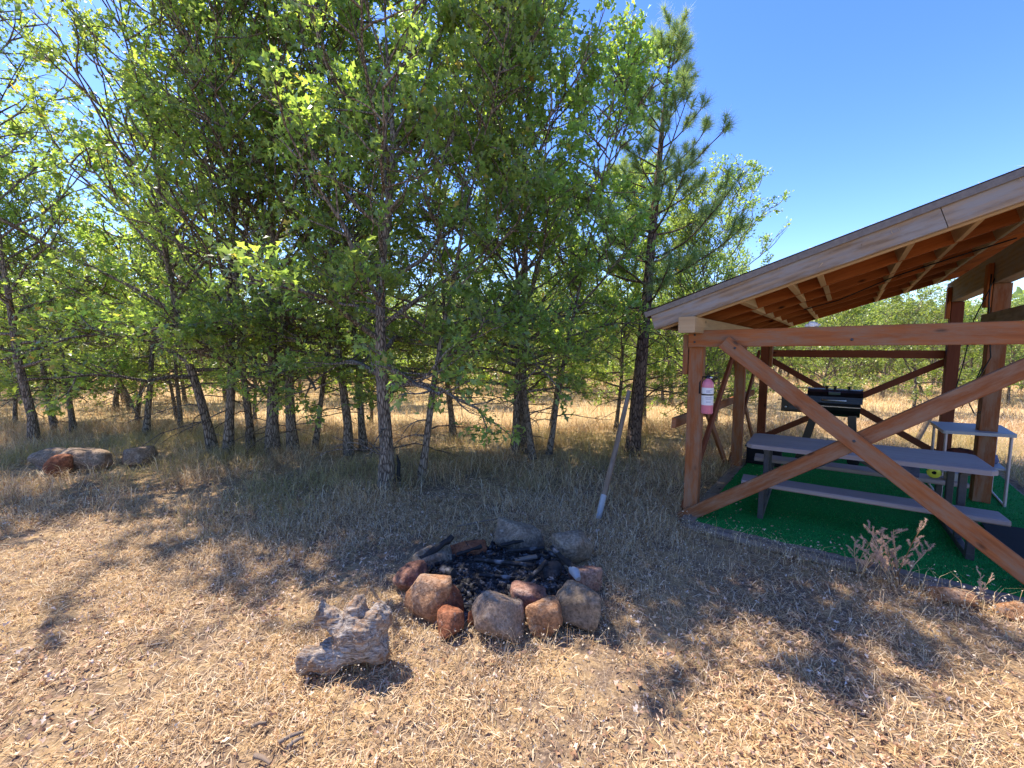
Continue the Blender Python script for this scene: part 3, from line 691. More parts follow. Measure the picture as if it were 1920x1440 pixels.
# ------------------------------------------------------------------ fire bed
bm = bmesh.new(); nr, na_ = 22, 56
vs = []
for i_ in range(nr + 1):
    for j in range(na_):
        r = .62 * i_ / nr; t = 2 * math.pi * j / na_; x = FC.x + r * 1.02 * math.cos(t); y = FC.y + r * .80 * math.sin(t)
        z = .085 * (1 - (i_ / nr) ** 3) + .03 * noise.noise(Vector((x * 6, y * 6, 0))) + .014 * noise.noise(Vector((x * 22, y * 22, 0))) + .01
        vs.append((x, y, z if i_ < nr else -.03))
fs = []
for i_ in range(nr):
    for j in range(na_): q = i_ * na_ + j; q2 = i_ * na_ + (j + 1) % na_; fs.append((q, q + na_, q2 + na_, q2))
bm.free()
me = bpy.data.meshes.new('ash_bed'); me.from_pydata(vs, [], fs); me.materials.append(M['ash'])
tag(link(bpy.data.objects.new('ash_bed', me)), 'black and grey ash filling the stone fire ring', 'ash', kind='stuff')
rg = np.random.RandomState(9)
cv = []; cf = []
for i_ in range(900):
    t = rg.uniform(0, 6.28); r = .55 * math.sqrt(rg.uniform(0, 1)); x = FC.x + r * math.cos(t); y = FC.y + r * .82 * math.sin(t); s_ = rg.uniform(.006, .034)
    z = .088 + .03 * noise.noise(Vector((x * 6, y * 6, 0))); ax = Matrix.Rotation(rg.uniform(0, 6), 3, Vector(rg.normal(size=3)).normalized())
    e = (rg.uniform(.6, 2.2), rg.uniform(.6, 1.2), rg.uniform(.4, .9)); q = len(cv)
    for c_ in ((1, 0, 0), (-1, 0, 0), (0, 1, 0), (0, -1, 0), (0, 0, 1), (0, 0, -1)): cv.append(tuple(Vector((x, y, z)) + ax @ Vector((c_[0] * e[0], c_[1] * e[1], c_[2] * e[2])) * s_ * rg.uniform(.7, 1.2)))
    for f in ((0, 2, 4), (2, 1, 4), (1, 3, 4), (3, 0, 4), (2, 0, 5), (1, 2, 5), (3, 1, 5), (0, 3, 5)): cf.append(tuple(q + kk for kk in f))
ci = np.repeat(rg.uniform(0, 1, 900) < .35, 8).astype(int)
o = link(bpy.data.objects.new('charcoal_bits', mesh_np('charcoal_bits', cv, cf, [M['char'], M['ash']], ci))); tag(o, 'crumbs of charcoal and ash scattered inside the fire ring', 'charcoal', kind='stuff')
logs = [(-.72, 3.12, .10, -.50, 3.30, .20, .045, 'thick charred log end leaning up at the left of the fire'),
 (-.30, 3.12, .10, .16, 3.02, .11, .028, 'long charred stick lying across the middle of the fire'),
 (-.05, 3.24, .11, .26, 3.27, .12, .026, 'charred stick at the back of the fire in front of the biggest boulder'),
 (.33, 3.24, .14, .46, 2.90, .15, .034, 'charred branch with a white ash tip at the right of the fire'),
 (.08, 2.78, .09, .26, 3.02, .13, .030, 'short black log slanting at the right inside of the fire'),
 (-.55, 3.00, .10, -.42, 2.86, .13, .045, 'burnt black chunk behind the large tan boulder'),
 (-.25, 2.92, .09, .02, 2.88, .09, .022, 'charred stick nearest the front stones'),
 (-.10, 3.32, .12, .10, 3.40, .12, .022, 'half burnt stick under the biggest boulder'),
 (-.45, 3.20, .10, -.25, 3.28, .13, .024, 'black stick at the back left next to the dark red stone')]
rg = random.Random(4)
for x0, y0, z0, x1, y1, z1, r, lb in logs:
    z0 += .03; z1 += .03
    r *= .68
    p0 = Vector((x0, y0, z0)); p1 = Vector((x1, y1, z1)); n = 7
    pp = [p0.lerp(p1, i_ / n) + Vector((rg.uniform(-1, 1), rg.uniform(-1, 1), rg.uniform(-1, 1))) * r * .22 for i_ in range(n + 1)]
    tag(MB().tube(pp, [r * rg.uniform(.7, 1.1) for _ in pp], 9, jit=.12).build('charred_log', M['char'], loc=tuple(p0)), lb, 'charred wood', 'charred wood in the fire ring')
p0 = Vector((.445, 2.92, .16)); tag(MB().tube([p0, p0 + Vector((.02, -.05, .01)), p0 + Vector((.03, -.11, -.01))], [.03, .034, .02], 9, jit=.12).build('ashy_stick_end', M['post_paint'], loc=tuple(p0)), 'white ash covered stick end beside the speckled stone', 'charred wood')
for x0, y0, x1, y1, lb in ((-.16, 2.62, .0, 2.60, 'grey wood splinter behind the pale block'), (.02, 3.16, .2, 3.2, 'pale grey half burnt plank piece in the fire'), (.08, 2.80, .16, 2.86, 'tan wood chip at the front right of the embers')):
    tag(MB().prism((x0, y0, .10), (x1, y1, .115), .045, .022, ch=.005).build('wood_scrap', M['greywood'], loc=(x0, y0, .1)), lb, 'wood scrap')

# ------------------------------------------------------------------ gnarled wood chunk (closed blobs fused by voxel remesh)
def fused(name, tubes, blobs, vox, m, disp, loc, grain=(0, 0, 1)):
    mb = MB()
    for pts_, rad in tubes: mb.tube(pts_, rad, 12)
    me = bpy.data.meshes.new('tmp'); bm = bmesh.new()
    tm = bpy.data.meshes.new('t2'); tm.from_pydata([tuple(v) for v in mb.v], [], mb.f); bm.from_mesh(tm); bpy.data.meshes.remove(tm)
    bmesh.ops.remove_doubles(bm, verts=bm.verts, dist=1e-5)
    for c, r in blobs:
        bmesh.ops.create_icosphere(bm, subdivisions=3, radius=1, matrix=Matrix.Translation(c) @ Matrix.Diagonal((*r, 1)))
    bmesh.ops.recalc_face_normals(bm, faces=bm.faces)
    bm.to_mesh(me); bm.free()
    o = bpy.data.objects.new(name, me); link(o)
    md = o.modifiers.new('r', 'REMESH'); md.mode = 'VOXEL'; md.voxel_size = vox; md.use_smooth_shade = True
    ms = o.modifiers.new('s', 'SMOOTH'); ms.factor = .6; ms.iterations = 3
    dg = bpy.context.evaluated_depsgraph_get(); ev = o.evaluated_get(dg)
    m2 = bpy.data.meshes.new_from_object(ev); o.modifiers.clear(); o.data = m2; bpy.data.meshes.remove(me)
    nn = [v.normal.copy() for v in m2.vertices]
    for v, n in zip(m2.vertices, nn): v.co += n * disp(v.co)
    m2.materials.clear(); m2.materials.append(m)
    uvl = m2.uv_layers.new(name='UVMap')
    for l in m2.loops: c = m2.vertices[l.vertex_index].co; uvl.data[l.index].uv = (c.x * .8 + c.z * .25, c.z * 1.2 + c.y)
    for p in m2.polygons: p.use_smooth = True
    o.location = loc; return o
def dd(c):
    r_ = 1 - abs(noise.noise(Vector((c.x * 7, c.y * 22, c.z * 22)))) * 2
    return r_ * .008 + noise.noise(c * 10) * .024 + noise.noise(c * 26) * .008 + noise.noise(c * 70) * .004 - .008
SK = .90
stmp = fused('driftwood_stump', [
   ([Vector((-.30, -.07, .085)), Vector((-.16, -.05, .10)), Vector((.0, .0, .13)), Vector((.12, .02, .13))], [.085, .088, .11, .10]),
   ([Vector((.02, 0, .16)), Vector((-.07, .01, .24)), Vector((-.13, .02, .285)), Vector((-.19, .03, .305)), Vector((-.235, .03, .315))], [.11, .075, .058, .062, .082]),
   ([Vector((.0, .0, .15)), Vector((.02, .02, .26)), Vector((.035, .03, .34)), Vector((.055, .04, .385))], [.13, .12, .075, .035]),
   ([Vector((.08, .0, .14)), Vector((.14, .02, .23)), Vector((.19, .03, .30)), Vector((.215, .04, .335))], [.12, .11, .08, .05])],
   [(Vector((.05, -.01, .20)), (.13, .11, .13)), (Vector((.16, .0, .12)), (.10, .10, .10)), (Vector((.1, -.07, .22)), (.08, .06, .09)), (Vector((.12, .0, .24)), (.1, .08, .08))], .007, M['stumpwood'], dd, (-.90, 2.20, -.02))
stmp.data.transform(Matrix.Diagonal((SK * .93, SK, SK * 1.13, 1))); stmp.location.x += -.01
tag(stmp, 'gnarled silvery chunk of dead wood lying left of the fire ring', 'wood chunk')

# ------------------------------------------------------------------ leaning pole, snag, sticks
pole = empty('leaning_pole', (.925, 4.27, 0), 'thin dark leaning pole with white painted foot in the grass', 'pole')
b0 = Vector((.925, 4.27, -.03)); b1 = Vector((1.42, 4.95, 1.28))
tipd = b1 - b0
MB().tube([b0 + tipd * .17, b0 + tipd * .5 + Vector((.01, 0, .01)), b1], [.032, .030, .026], 10, jit=.04).build('shaft', M['greywood'], pole)
MB().tube([b0, b0 + tipd * .17], [.034, .033], 10).build('painted_foot', M['post_paint'], pole)
tag(MB().tube([(-1.46, 5.22, -.03), (-1.475, 5.21, .18), (-1.465, 5.21, .32), (-1.49, 5.21, .43)], [.03, .026, .022, .008], 8, jit=.1).build('charred_snag', M['char'], loc=(-1.5, 5.28, 0)), 'short charred upright snag between two oak trunks', 'snag')
for i_, (x, y, rz, L_, r, lb) in enumerate(((-1.05, 1.70, .5, .10, .010, 'small grey stick in the foreground straw, upper one of the pair'), (-1.0, 1.68, .7, .07, .009, 'small grey stick in the foreground straw, lower one of the pair'), (-1.12, 1.64, -.4, .10, .011, 'pale curved wood splinter in the foreground straw'), (-1.22, 1.78, .3, .06, .009, 'short dark stick lying left in the foreground straw'),
      (-.55, 3.95, .3, .5, .008, 'thin bare twig lying behind the fire ring'))):
    d = Vector((math.cos(rz), math.sin(rz), .06)) * L_; p = Vector((x, y, .022 + r))
    tag(MB().tube([p, p + d * .5 + Vector((0, .003, .004)), p + d], [r, r * .9, r * .6], 7, jit=.1).build('stick', M['greywood'], loc=tuple(p)), lb, 'stick')

# ------------------------------------------------------------------ trees
LEAFV = np.array([(0, 0, 0), (.17, .2, .05), (.09, .34, .0), (.33, .55, .07), (.13, .67, .0), (0, 1, -.10), (-.13, .67, 0), (-.33, .55, .07), (-.09, .34, 0), (-.17, .2, .05)], np.float32)
LEAFT = np.array([(0, 1, 9), (9, 1, 2), (9, 2, 8), (8, 2, 4), (8, 4, 6), (2, 3, 4), (8, 6, 7), (4, 5, 6)], np.int32)
LEAF2V = np.array([(0, 0, 0), (.28, .3, .06), (.30, .66, .0), (0, 1, -.08), (-.30, .66, .05), (-.24, .3, 0)], np.float32)
LEAF2T = np.array([(0, 1, 5), (5, 1, 2), (5, 2, 4), (4, 2, 3)], np.int32)
def frames(rs, n, dirs=None, upb=.6):
    """orthonormal frames: y along leaf, z normal (biased upwards)"""
    y = rs.normal(size=(n, 3))
    if dirs is not None: y = y * .8 + dirs * 1.0
    y /= np.linalg.norm(y, axis=1, keepdims=True)
    z = rs.normal(size=(n, 3)); z[:, 2] = np.abs(z[:, 2]) + upb; z -= y * (z * y).sum(1, keepdims=True); z /= np.linalg.norm(z, axis=1, keepdims=True)
    x = np.cross(y, z); return x, y, z
def scatter(tmplV, tmplT, pos, fr, size, curl=None, sx=None):
    x, y, z = fr; n = len(pos); s = size[:, None, None]
    tv = np.broadcast_to(tmplV[None], (n, *tmplV.shape)).copy()
    if curl is not None: tv[:, :, 2] += curl[:, None] * (tv[:, :, 1] - .5) ** 2
    if sx is not None: tv[:, :, 0] *= sx[:, None]; tv[:, :, 2] += sx[:, None] * .5 * tv[:, :, 0]
    V = pos[:, None, :] + s * (tv[:, :, 0:1] * x[:, None] + tv[:, :, 1:2] * y[:, None] + tv[:, :, 2:3] * z[:, None])
    T = (tmplT[None] + (np.arange(n) * len(tmplV))[:, None, None])
    return V.reshape(-1, 3), T.reshape(-1, 3)
class Tubes:
    def __init__(s): s.v = []; s.f = []
    def add(s, pts, rad, n):
        m = len(pts); t = (pts[1] - pts[0]).normalized(); a = t.orthogonal().normalized(); base = len(s.v)
        cs = [(math.cos(6.2832 * k_ / n), math.sin(6.2832 * k_ / n)) for k_ in range(n)]
        for i_ in range(m):
            t = (pts[min(i_ + 1, m - 1)] - pts[max(i_ - 1, 0)]).normalized(); a = (a - t * a.dot(t)).normalized(); b = t.cross(a); p = pts[i_]; r = rad[i_]
            for c, s_ in cs: s.v.append((p.x + (a.x * c + b.x * s_) * r, p.y + (a.y * c + b.y * s_) * r, p.z + (a.z * c + b.z * s_) * r))
        for i_ in range(m - 1):
            for k_ in range(n):
                q = base + i_ * n + k_; q2 = base + i_ * n + (k_ + 1) % n
                s.f.append((q, q2, q2 + n, q + n))
def curve(rg, p, d, L, n, up, wob):
    out = [p.copy()]; d = d.normalized(); st = L / n
    for _ in range(n):
        d = (d + Vector((rg.gauss(0, wob), rg.gauss(0, wob), rg.gauss(0, wob) + up))).normalized(); p = p + d * st; out.append(p.copy())
    return out
def samp(pts, t):
    x = t * (len(pts) - 1); i_ = min(int(x), len(pts) - 2); return pts[i_].lerp(pts[i_ + 1], x - i_), (pts[i_ + 1] - pts[i_]).normalized()
def oak(seed, H, r0, cb, Rc, lean=(0, 0), nl=26, lpt=13, leaf=.098, dead=5, simple=False, nsub=7, ntw=4, trunks=1, bowl=.55):
    rg = random.Random(seed); rs = np.random.RandomState(seed); tb_ = Tubes(); an = []; ad = []
    for tk in range(trunks):
        base = Vector((0, 0, -.08)) if trunks == 1 else Vector((rg.uniform(-.25, .25), rg.uniform(-.25, .25), -.08))
        d0 = Vector((lean[0] + (rg.uniform(-.25, .25) if trunks > 1 else 0), lean[1] + (rg.uniform(-.25, .25) if trunks > 1 else 0), 1))
        Ht = H * (1 if tk == 0 else rg.uniform(.7, .95)); n = 14
        tr = curve(rg, base, d0, Ht, n, .03, .045 if not simple else .07)
        rad = [max(.012, r0 * (1 - (i_ / n)) ** 1.35 * (1.0 if tk == 0 else .8)) for i_ in range(n + 1)]; rad[0] *= 1.35
        tb_.add(tr, rad, 9 if not simple else 5)
        nlk = nl // trunks
        ph = rg.uniform(0, 6.28)
        for i_ in range(nlk):
            f = (i_ + .5) / nlk; hz_ = cb + (Ht * .97 - cb) * f ** 1.15; t = min(.985, hz_ / Ht); p, td = samp(tr, t)
            ph += 2.4 + rg.uniform(-.5, .5)
            prof = max(.25, math.sqrt(max(0, 1 - (abs(f - .32) / .75) ** 2)))
            L = Rc * prof * rg.uniform(.75, 1.15); inc = .02 + f * 1.5 + rg.uniform(-.15, .25)
            inc = inc if f < .2 else inc + .45
            d = Vector((math.cos(ph), math.sin(ph), inc)); rl = max(.009, rad[min(n, int(t * n))] * .5)
            lb = curve(rg, p, d, L * (1 if f < .2 else 1.15), 6, (-.03 if f < .2 else .05), .15)
            tb_.add(lb, [rl * (1 - j / 7) + .004 for j in range(7)], 5 if not simple else 3)
            for s_ in range(nsub):
                tt = .22 + .78 * (s_ + rg.random()) / nsub; q, dq = samp(lb, min(.99, tt)); sd = dq.cross(Vector((0, 0, 1)))
                if sd.length < .1: sd = Vector((1, 0, 0))
                sd.normalize(); sg = 1 if s_ % 2 else -1
                d2 = dq * .7 + sd * sg * rg.uniform(.5, 1.0) + Vector((0, 0, rg.uniform(-.35, .5)))
                L2 = (.42 * L * (1.1 - tt) + .32) * rg.uniform(.7, 1.2)
                sb = curve(rg, q, d2, L2, 4, .04, .18)
                tb_.add(sb, [.011 * (1 - j / 5) + .003 for j in range(5)] if not simple else [.012, .01, .008, .006, .004], 4 if not simple else 3)
                for w_ in range(ntw):
                    t3 = .3 + .7 * (w_ + 1) / ntw; q3, d3 = samp(sb, min(1, t3)); d3 = (d3 + Vector((rg.gauss(0, .6), rg.gauss(0, .6), rg.gauss(.15, .5)))).normalized(); L3 = rg.uniform(.12, .26)
                    e = q3 + d3 * L3
                    if not simple: tb_.add([q3, q3 + d3 * L3 * .5 + Vector((0, 0, .01)), e], [.0045, .0035, .002], 3)
                    an.append((q3.x, q3.y, q3.z, e.x, e.y, e.z))
        for i_ in range(dead // trunks):   # bare lower branches
            hz_ = rg.uniform(.35, max(.5, cb)); p, td = samp(tr, hz_ / Ht); a_ = rg.uniform(0, 6.28)
            db = curve(rg, p, Vector((math.cos(a_), math.sin(a_), .25)), rg.uniform(.5, 1.3), 6, -.09, .16); tb_.add(db, [.012 * (1 - j / 7) + .002 for j in range(7)], 3)
            for s_ in range(4):
                q, dq = samp(db, rg.uniform(.25, .95)); sb = curve(rg, q, dq + Vector((rg.gauss(0, .8), rg.gauss(0, .8), rg.gauss(0, .5))), rg.uniform(.15, .5), 3, -.04, .25); tb_.add(sb, [.005, .004, .003, .0015], 3)
    A = np.array(an); wt = np.where(rs.uniform(0, 1, len(A)) < .28, .1, rs.uniform(.7, 2.1, len(A))); cnt = rs.poisson(lpt * wt); idx = np.repeat(np.arange(len(A)), cnt); n = len(idx); t = rs.uniform(.25, 1.15, n)[:, None]
    pos = A[idx, :3] * (1 - t) + A[idx, 3:] * t + rs.normal(size=(n, 3)) * (.05 if not simple else .08)
    dr = A[idx, 3:] - A[idx, :3]; dr /= np.linalg.norm(dr, axis=1, keepdims=True) + 1e-6
    size = leaf * rs.uniform(.65, 1.25, n)
    V, T = scatter(LEAFV, LEAFT, pos, frames(rs, n, dr), size, rs.uniform(-.5, .3, n))
    tm = mesh_np('trunk', tb_.v, tb_.f, [M['bark']], smooth=True)
    return tm, V, T, rs
def thin(V, T, rs, keep_):
    n = len(T) // 8; V = V.reshape(n, 10, 3); sel = rs.uniform(0, 1, n) < keep_; V = V[sel]; m_ = len(V)
    return V.reshape(-1, 3), (LEAFT[None] + (np.arange(m_) * 10)[:, None, None]).reshape(-1, 3)
def crown_mesh(V, T, rs, mats, orange=None, nper=8):
    mi = None
    if orange is not None:
        # a few dead leaves low on the trunk
        n = len(T) // nper; P0 = V.reshape(n, -1, 3)[:, 0]; hit = (P0[:, 2] < orange) & (np.hypot(P0[:, 0], P0[:, 1]) < .75) & (rs.uniform(0, 1, n) < .5)
        mi = np.repeat(hit.astype(int), nper)
    return mesh_np('crown', V, T, mats, mi)
def place(name, tm, cm, loc, rz, sc_, label, cat, group, foliage='crown'):
    e = empty(name, loc, label, cat, group); e.rotation_euler = (0, 0, rz); e.scale = (sc_,) * 3
    link(bpy.data.objects.new('trunk', tm), e); link(bpy.data.objects.new(foliage, cm), e); return e
lm = [M['leaf'], M['leaf_orange']]
# unique near trees: x, y, height, r0, crown base, crown radius, lean, options, label
near = [
 ('T1', -1.63, 5.19, 8.0, .098, 1.35, 1.75, (-.01, .0), dict(nl=34), 'thickest oak trunk in front, straight, with orange dead leaves at its fork'),
 ('T2', -1.27, 5.52, 6.6, .055, 1.5, 1.35, (.22, .05), dict(nl=24), 'slender oak leaning right beside the charred snag'),
 ('T6', -4.10, 6.90, 8.8, .105, 1.6, 2.2, (-.02, 0), dict(nl=36), 'tallest stout oak among the cluster of trunks left of centre'),
 ('T3', -5.25, 7.10, 8.0, .08, 1.35, 2.6, (-.12, -.10), dict(nl=34, nsub=6), 'leftmost oak of the left trunk cluster, leaning slightly left'),
 ('T10', .03, 6.80, 7.8, .072, 1.4, 1.7, (-.02, -.08), dict(nl=32), 'straight grey oak, leftmost of the three trunks right of centre'),
 ('T9', -2.80, 6.90, 8.2, .078, 1.5, 1.8, (.02, -.05), dict(nl=32), 'oak trunk behind and left of the thickest front trunk'),
]
store = {}
OG = 'oaks at the edge of the grove'
for i_, (nm, x, y, H, r0, cb, Rc, ln, op, lb) in enumerate(near):
    tm, V, T, rs = oak(100 + i_, H, r0, cb, Rc, ln, **op)
    cm = crown_mesh(V, T, rs, lm, 2.4 if nm == 'T1' else None)
    V2, T2 = thin(V, T, rs, .58); store[nm] = (tm, cm); store[nm + 'thin'] = (tm, crown_mesh(V2, T2, rs, lm))
    place('oak_tree', tm, cm, (x, y, 0), 0, 1, lb, 'tree', OG)
more = [  # reuse: source, x, y, rz, scale, label
 ('T9thin', -4.83, 6.85, 2.1, 1.0, 'second oak from the left in the left trunk cluster'),
 ('T3thin', -4.66, 7.20, 1.2, .86, 'dark straight oak just left of the tallest stout trunk'),
 ('T1thin', -3.78, 6.98, 2.6, .92, 'oak just right of the tallest stout trunk'),
 ('T2thin', -3.58, 7.3, .4, .95, 'thin bent oak leaning right between two trunk groups'),
 ('T10thin', -2.62, 7.15, 3.4, .95, 'thinner oak close beside the trunk behind the front pair'),
 ('T6thin', .24, 7.00, 2.2, .86, 'stout dark oak, middle of the three trunks right of centre'),
 ('T10', .34, 6.60, 4.4, .80, 'front oak of the three trunks right of centre'),
 ('T2', .62, 6.9, -.5, .95, 'dark thin oak leaning right, just right of the three trunks'),
 ('T10', .84, 8.9, 1.0, .62, 'small oak further back behind the dark leaning one'),
 ('T2', -7.6, 8.4, 1.5, 1.12, 'oak at the left with a spreading crown behind the flat rocks'),
 ('T9thin', -9.1, 7.7, .4, .98, 'tall slim oak nearest the left edge, above the flat rocks'),
 ('T2', -9.9, 8.8, 2.9, 1.1, 'slender oak further back at the left edge, behind the tall slim one'),
 ('T10thin', -1.2, 8.3, 5.2, .92, 'oak further back behind the thickest front trunk'),
 ('T9', 2.2, 8.6, 1.4, .62, 'shorter oak standing behind the pine trunk'),
 ('T1', 3.55, 7.75, 2.0, .56, 'small oak just left of the shelter corner post'),
 ('T3', 4.0, 8.9, 2.2, .62, 'rounded oak whose crown shows between the pine and the roof'),
 ('T9thin', -7.3, 8.9, 1.1, .62, 'short leafy oak behind the right end of the flat rocks'),
 ('T1thin', -9.3, 8.6, 2.3, .60, 'short oak at the left edge behind the low flat rock'),
 ('T10', -8.4, 10.2, 4.3, .62, 'short dense oak further back at the left, over the sunlit grass'),
 ('T9', -6.2, 9.8, 3.3, .58, 'low oak filling the gap left of the trunk cluster'),
 ('T10', -3.4, 9.8, .3, .56, 'low oak seen between the left cluster and the front trunk'),
 ('T6', 3.1, 9.6, 4.1, .62, 'oak behind the left side of the shelter'),
]
for s_, x, y, rz, sc_, lb in more: place('oak_tree', *store[s_], (x, y, 0), rz, sc_, lb, 'tree', OG)

# ---- pine
def pine(seed, H, r0):
    rg = random.Random(seed); rs = np.random.RandomState(seed); tb_ = Tubes(); tips = []
    tr = curve(rg, Vector((0, 0, -.1)), Vector((.075, .02, 1)), H, 16, .0, .012); n = 16
    rad = [max(.012, r0 * (1 - i_ / n) ** .8) for i_ in range(n + 1)]; rad[0] *= 1.25; tb_.add(tr, rad, 10)
    z = 2.6; k_ = 0
    while z < H - .25:
        f = (z - 2.6) / (H - 2.6); L = (1.6 * (1 - f) ** .9 + .2); nb_ = 4 if f < .8 else 5
        for j in range(nb_):
            ph = k_ * 1.1 + 6.283 * j / nb_ + rg.uniform(-.3, .3); p, _ = samp(tr, min(.99, (z + rg.uniform(-.08, .08)) / H)); Lj = L * rg.uniform(.65, 1.12)
            br = curve(rg, p, Vector((math.cos(ph), math.sin(ph), -.05 + f * .9)), Lj, 7, .085, .07); r1 = .016 * (1 - f) + .006
            tb_.add(br, [r1 * (1 - q / 8.5) + .002 for q in range(8)], 5)
            tips.append((br[-1], (br[-1] - br[-2]).normalized(), 1.15))
            for s_ in range(max(2, int(Lj / .17))):
                q, dq = samp(br, rg.uniform(.35, .97)); sd = dq.cross(Vector((0, 0, 1))).normalized() * rg.choice((-1, 1))
                sb = curve(rg, q, dq * .8 + sd * rg.uniform(.4, .9) + Vector((0, 0, rg.uniform(0, .5))), rg.uniform(.14, .40), 3, .12, .1); tb_.add(sb, [.006, .005, .004, .003], 3)
                tips.append((sb[-1], (sb[-1] - sb[-2]).normalized(), 1))
                if rg.random() < .4: tips.append((sb[-2], (sb[-1] - sb[-2]).normalized(), .8))
        z += .40 * (1 - f * .35); k_ += 1
    tips.append((tr[-1], Vector((0, 0, 1)), 1.2))
    for i_ in range(16):    # bare lower branches
        p, _ = samp(tr, rg.uniform(.7, 2.7) / H); a_ = rg.uniform(0, 6.28); db = curve(rg, p, Vector((math.cos(a_), math.sin(a_), .05)), rg.uniform(.5, 1.5), 6, -.03, .15); tb_.add(db, [.012 * (1 - j / 7) + .002 for j in range(7)], 4)
        for s_ in range(3):
            q, dq = samp(db, rg.uniform(.3, .95)); tb_.add(curve(rg, q, dq + Vector((rg.gauss(0, .7), rg.gauss(0, .7), rg.gauss(0, .4))), rg.uniform(.15, .45), 3, -.02, .2), [.005, .004, .003, .002], 3)
    NP = 120; nt_ = len(tips); idx = np.repeat(np.arange(nt_), NP); n = len(idx)
    P = np.array([tuple(t[0]) for t in tips]); D = np.array([tuple(t[1]) for t in tips]); S_ = np.array([t[2] for t in tips])
    al = rs.uniform(-.10, .02, n)
    d = D[idx] * rs.uniform(.1, .95, n)[:, None] + rs.normal(size=(n, 3)) * .6; d /= np.linalg.norm(d, axis=1, keepdims=True)
    p0 = P[idx] + D[idx] * al[:, None]; ln = .165 * rs.uniform(.7, 1.15, n) * S_[idx]
    sd = np.cross(d, rs.normal(size=(n, 3))); sd /= np.linalg.norm(sd, axis=1, keepdims=True); sd *= .0030
    V = np.stack([p0 - sd, p0 + sd, p0 + d * ln[:, None]], 1).reshape(-1, 3)
    return mesh_np('trunk', tb_.v, tb_.f, [M['bark_pine']], smooth=True), mesh_np('needles', V, np.arange(3 * n).reshape(-1, 3), [M['needle']])
ptm, pcm = pine(7, 7.0, .125)
place('pine_tree', ptm, pcm, (2.06, 6.92, 0), 0, 1, 'tall pine with long needles rising above the shelter roof', 'tree', None, 'needles')

# ---- background grove
far_v = []
for i_ in range(5):
    tm, V, T, rs = oak(300 + i_, (4.4, 5.0, 4.0, 4.7, 3.8)[i_], .07, .95, 1.45, (0, 0), nl=20, lpt=15, leaf=.115, dead=6, simple=True, nsub=5, ntw=3, trunks=(1, 2, 1, 3, 2)[i_])
    far_v.append((tm, mesh_np('crown', V, T, [M['leaf_far']])))
rg = random.Random(77); spots = []
def clear(x, y):
    a, b = inv(x, y)
    if -1.0 < a < 5.5 and -2 < b < 6.6: return False
    return all((x - p[0]) ** 2 + (y - p[1]) ** 2 > 1.1 ** 2 for p in spots)
tries = 0
while len(spots) < 285 and tries < 20000:
    tries += 1; y = 9.5 + 36 * rg.random() ** 1.15; x = rg.uniform(-1.45, 1.45) * y
    # an open sunlit strip of grass in the middle distance
    if abs(x) < y * .9 and 9 < y < 13.0 and x < 4.2: continue
    if x > 5 and y < 10.5: continue
    if clear(x, y): spots.append((x, y))
lbl = {0: 'one of the small %s scrub oaks crowding the grove behind the left trunks', 1: 'one of the small %s scrub oaks beyond the sunlit grass in the middle', 2: 'one of the small %s scrub oaks seen through and behind the shelter'}
for x, y in spots:
    k_ = 0 if x / y < -.35 else (1 if x / y < .45 else 2); v = rg.randrange(5); sk = ('single stemmed', 'forked', 'single stemmed', 'bushy three stemmed', 'forked')[v]
    place('scrub_oak', *far_v[v], (x, y, 0), rg.uniform(0, 6.28), rg.uniform(.8, 1.12) * (.72 if (k_ == 2 and y < 17) else 1), lbl[k_] % sk, 'tree', ('scrub oaks at the left', 'scrub oaks beyond the grass', 'scrub oaks behind the shelter')[k_] + ', ' + sk)
# far wood that reads as one mass
rs = np.random.RandomState(12); n = 42000
th = rs.uniform(-1.05, 1.05, n); dd_ = rs.uniform(48, 75, n); hgt = rs.uniform(0, 1, n) ** .8
top = 4.2 + 1.6 * np.sin(th * 37) * .4 + 1.2 * np.sin(th * 91 + 2) * .4 + dd_ * .01
pos = np.stack([np.sin(th) * dd_, np.cos(th) * dd_, .4 + hgt * top], 1)
V, T = scatter(LEAF2V, LEAF2T, pos, frames(rs, n), rs.uniform(.5, 1.0, n))
nt_ = 1500; th = rs.uniform(-1.05, 1.05, nt_); dd_ = 24 + 40 * rs.uniform(0, 1, nt_); bx = np.sin(th) * dd_; by = np.cos(th) * dd_; hgt = rs.uniform(1.6, 3.2, nt_); wr = rs.uniform(.03, .075, nt_); ln_ = rs.normal(size=(nt_, 2)) * .3
ring_ = np.array([(1, 0), (-.5, .87), (-.5, -.87)])
lo = np.stack([bx[:, None] + ring_[None, :, 0] * wr[:, None], by[:, None] + ring_[None, :, 1] * wr[:, None], np.full((nt_, 3), -.05)], 2)
hi = np.stack([bx[:, None] + ln_[:, :1] + ring_[None, :, 0] * wr[:, None] * .5, by[:, None] + ln_[:, 1:] + ring_[None, :, 1] * wr[:, None] * .5, np.repeat(hgt[:, None], 3, 1)], 2)
TV = np.concatenate([lo, hi], 1).reshape(-1, 3); TT = np.array([(0, 1, 4), (0, 4, 3), (1, 2, 5), (1, 5, 4), (2, 0, 3), (2, 3, 5)])[None] + (np.arange(nt_) * 6)[:, None, None]
V3 = np.concatenate([V, TV]); T3 = np.concatenate([T, TT.reshape(-1, 3) + len(V)]); mi_ = np.concatenate([np.zeros(len(T)), np.ones(nt_ * 6)])
tag(link(bpy.data.objects.new('far_woods', mesh_np('far_woods', V3, T3, [M['leaf_far'], M['bark']], mi_))), 'distant oak woods reading as one green mass on the horizon', 'woods', kind='stuff')
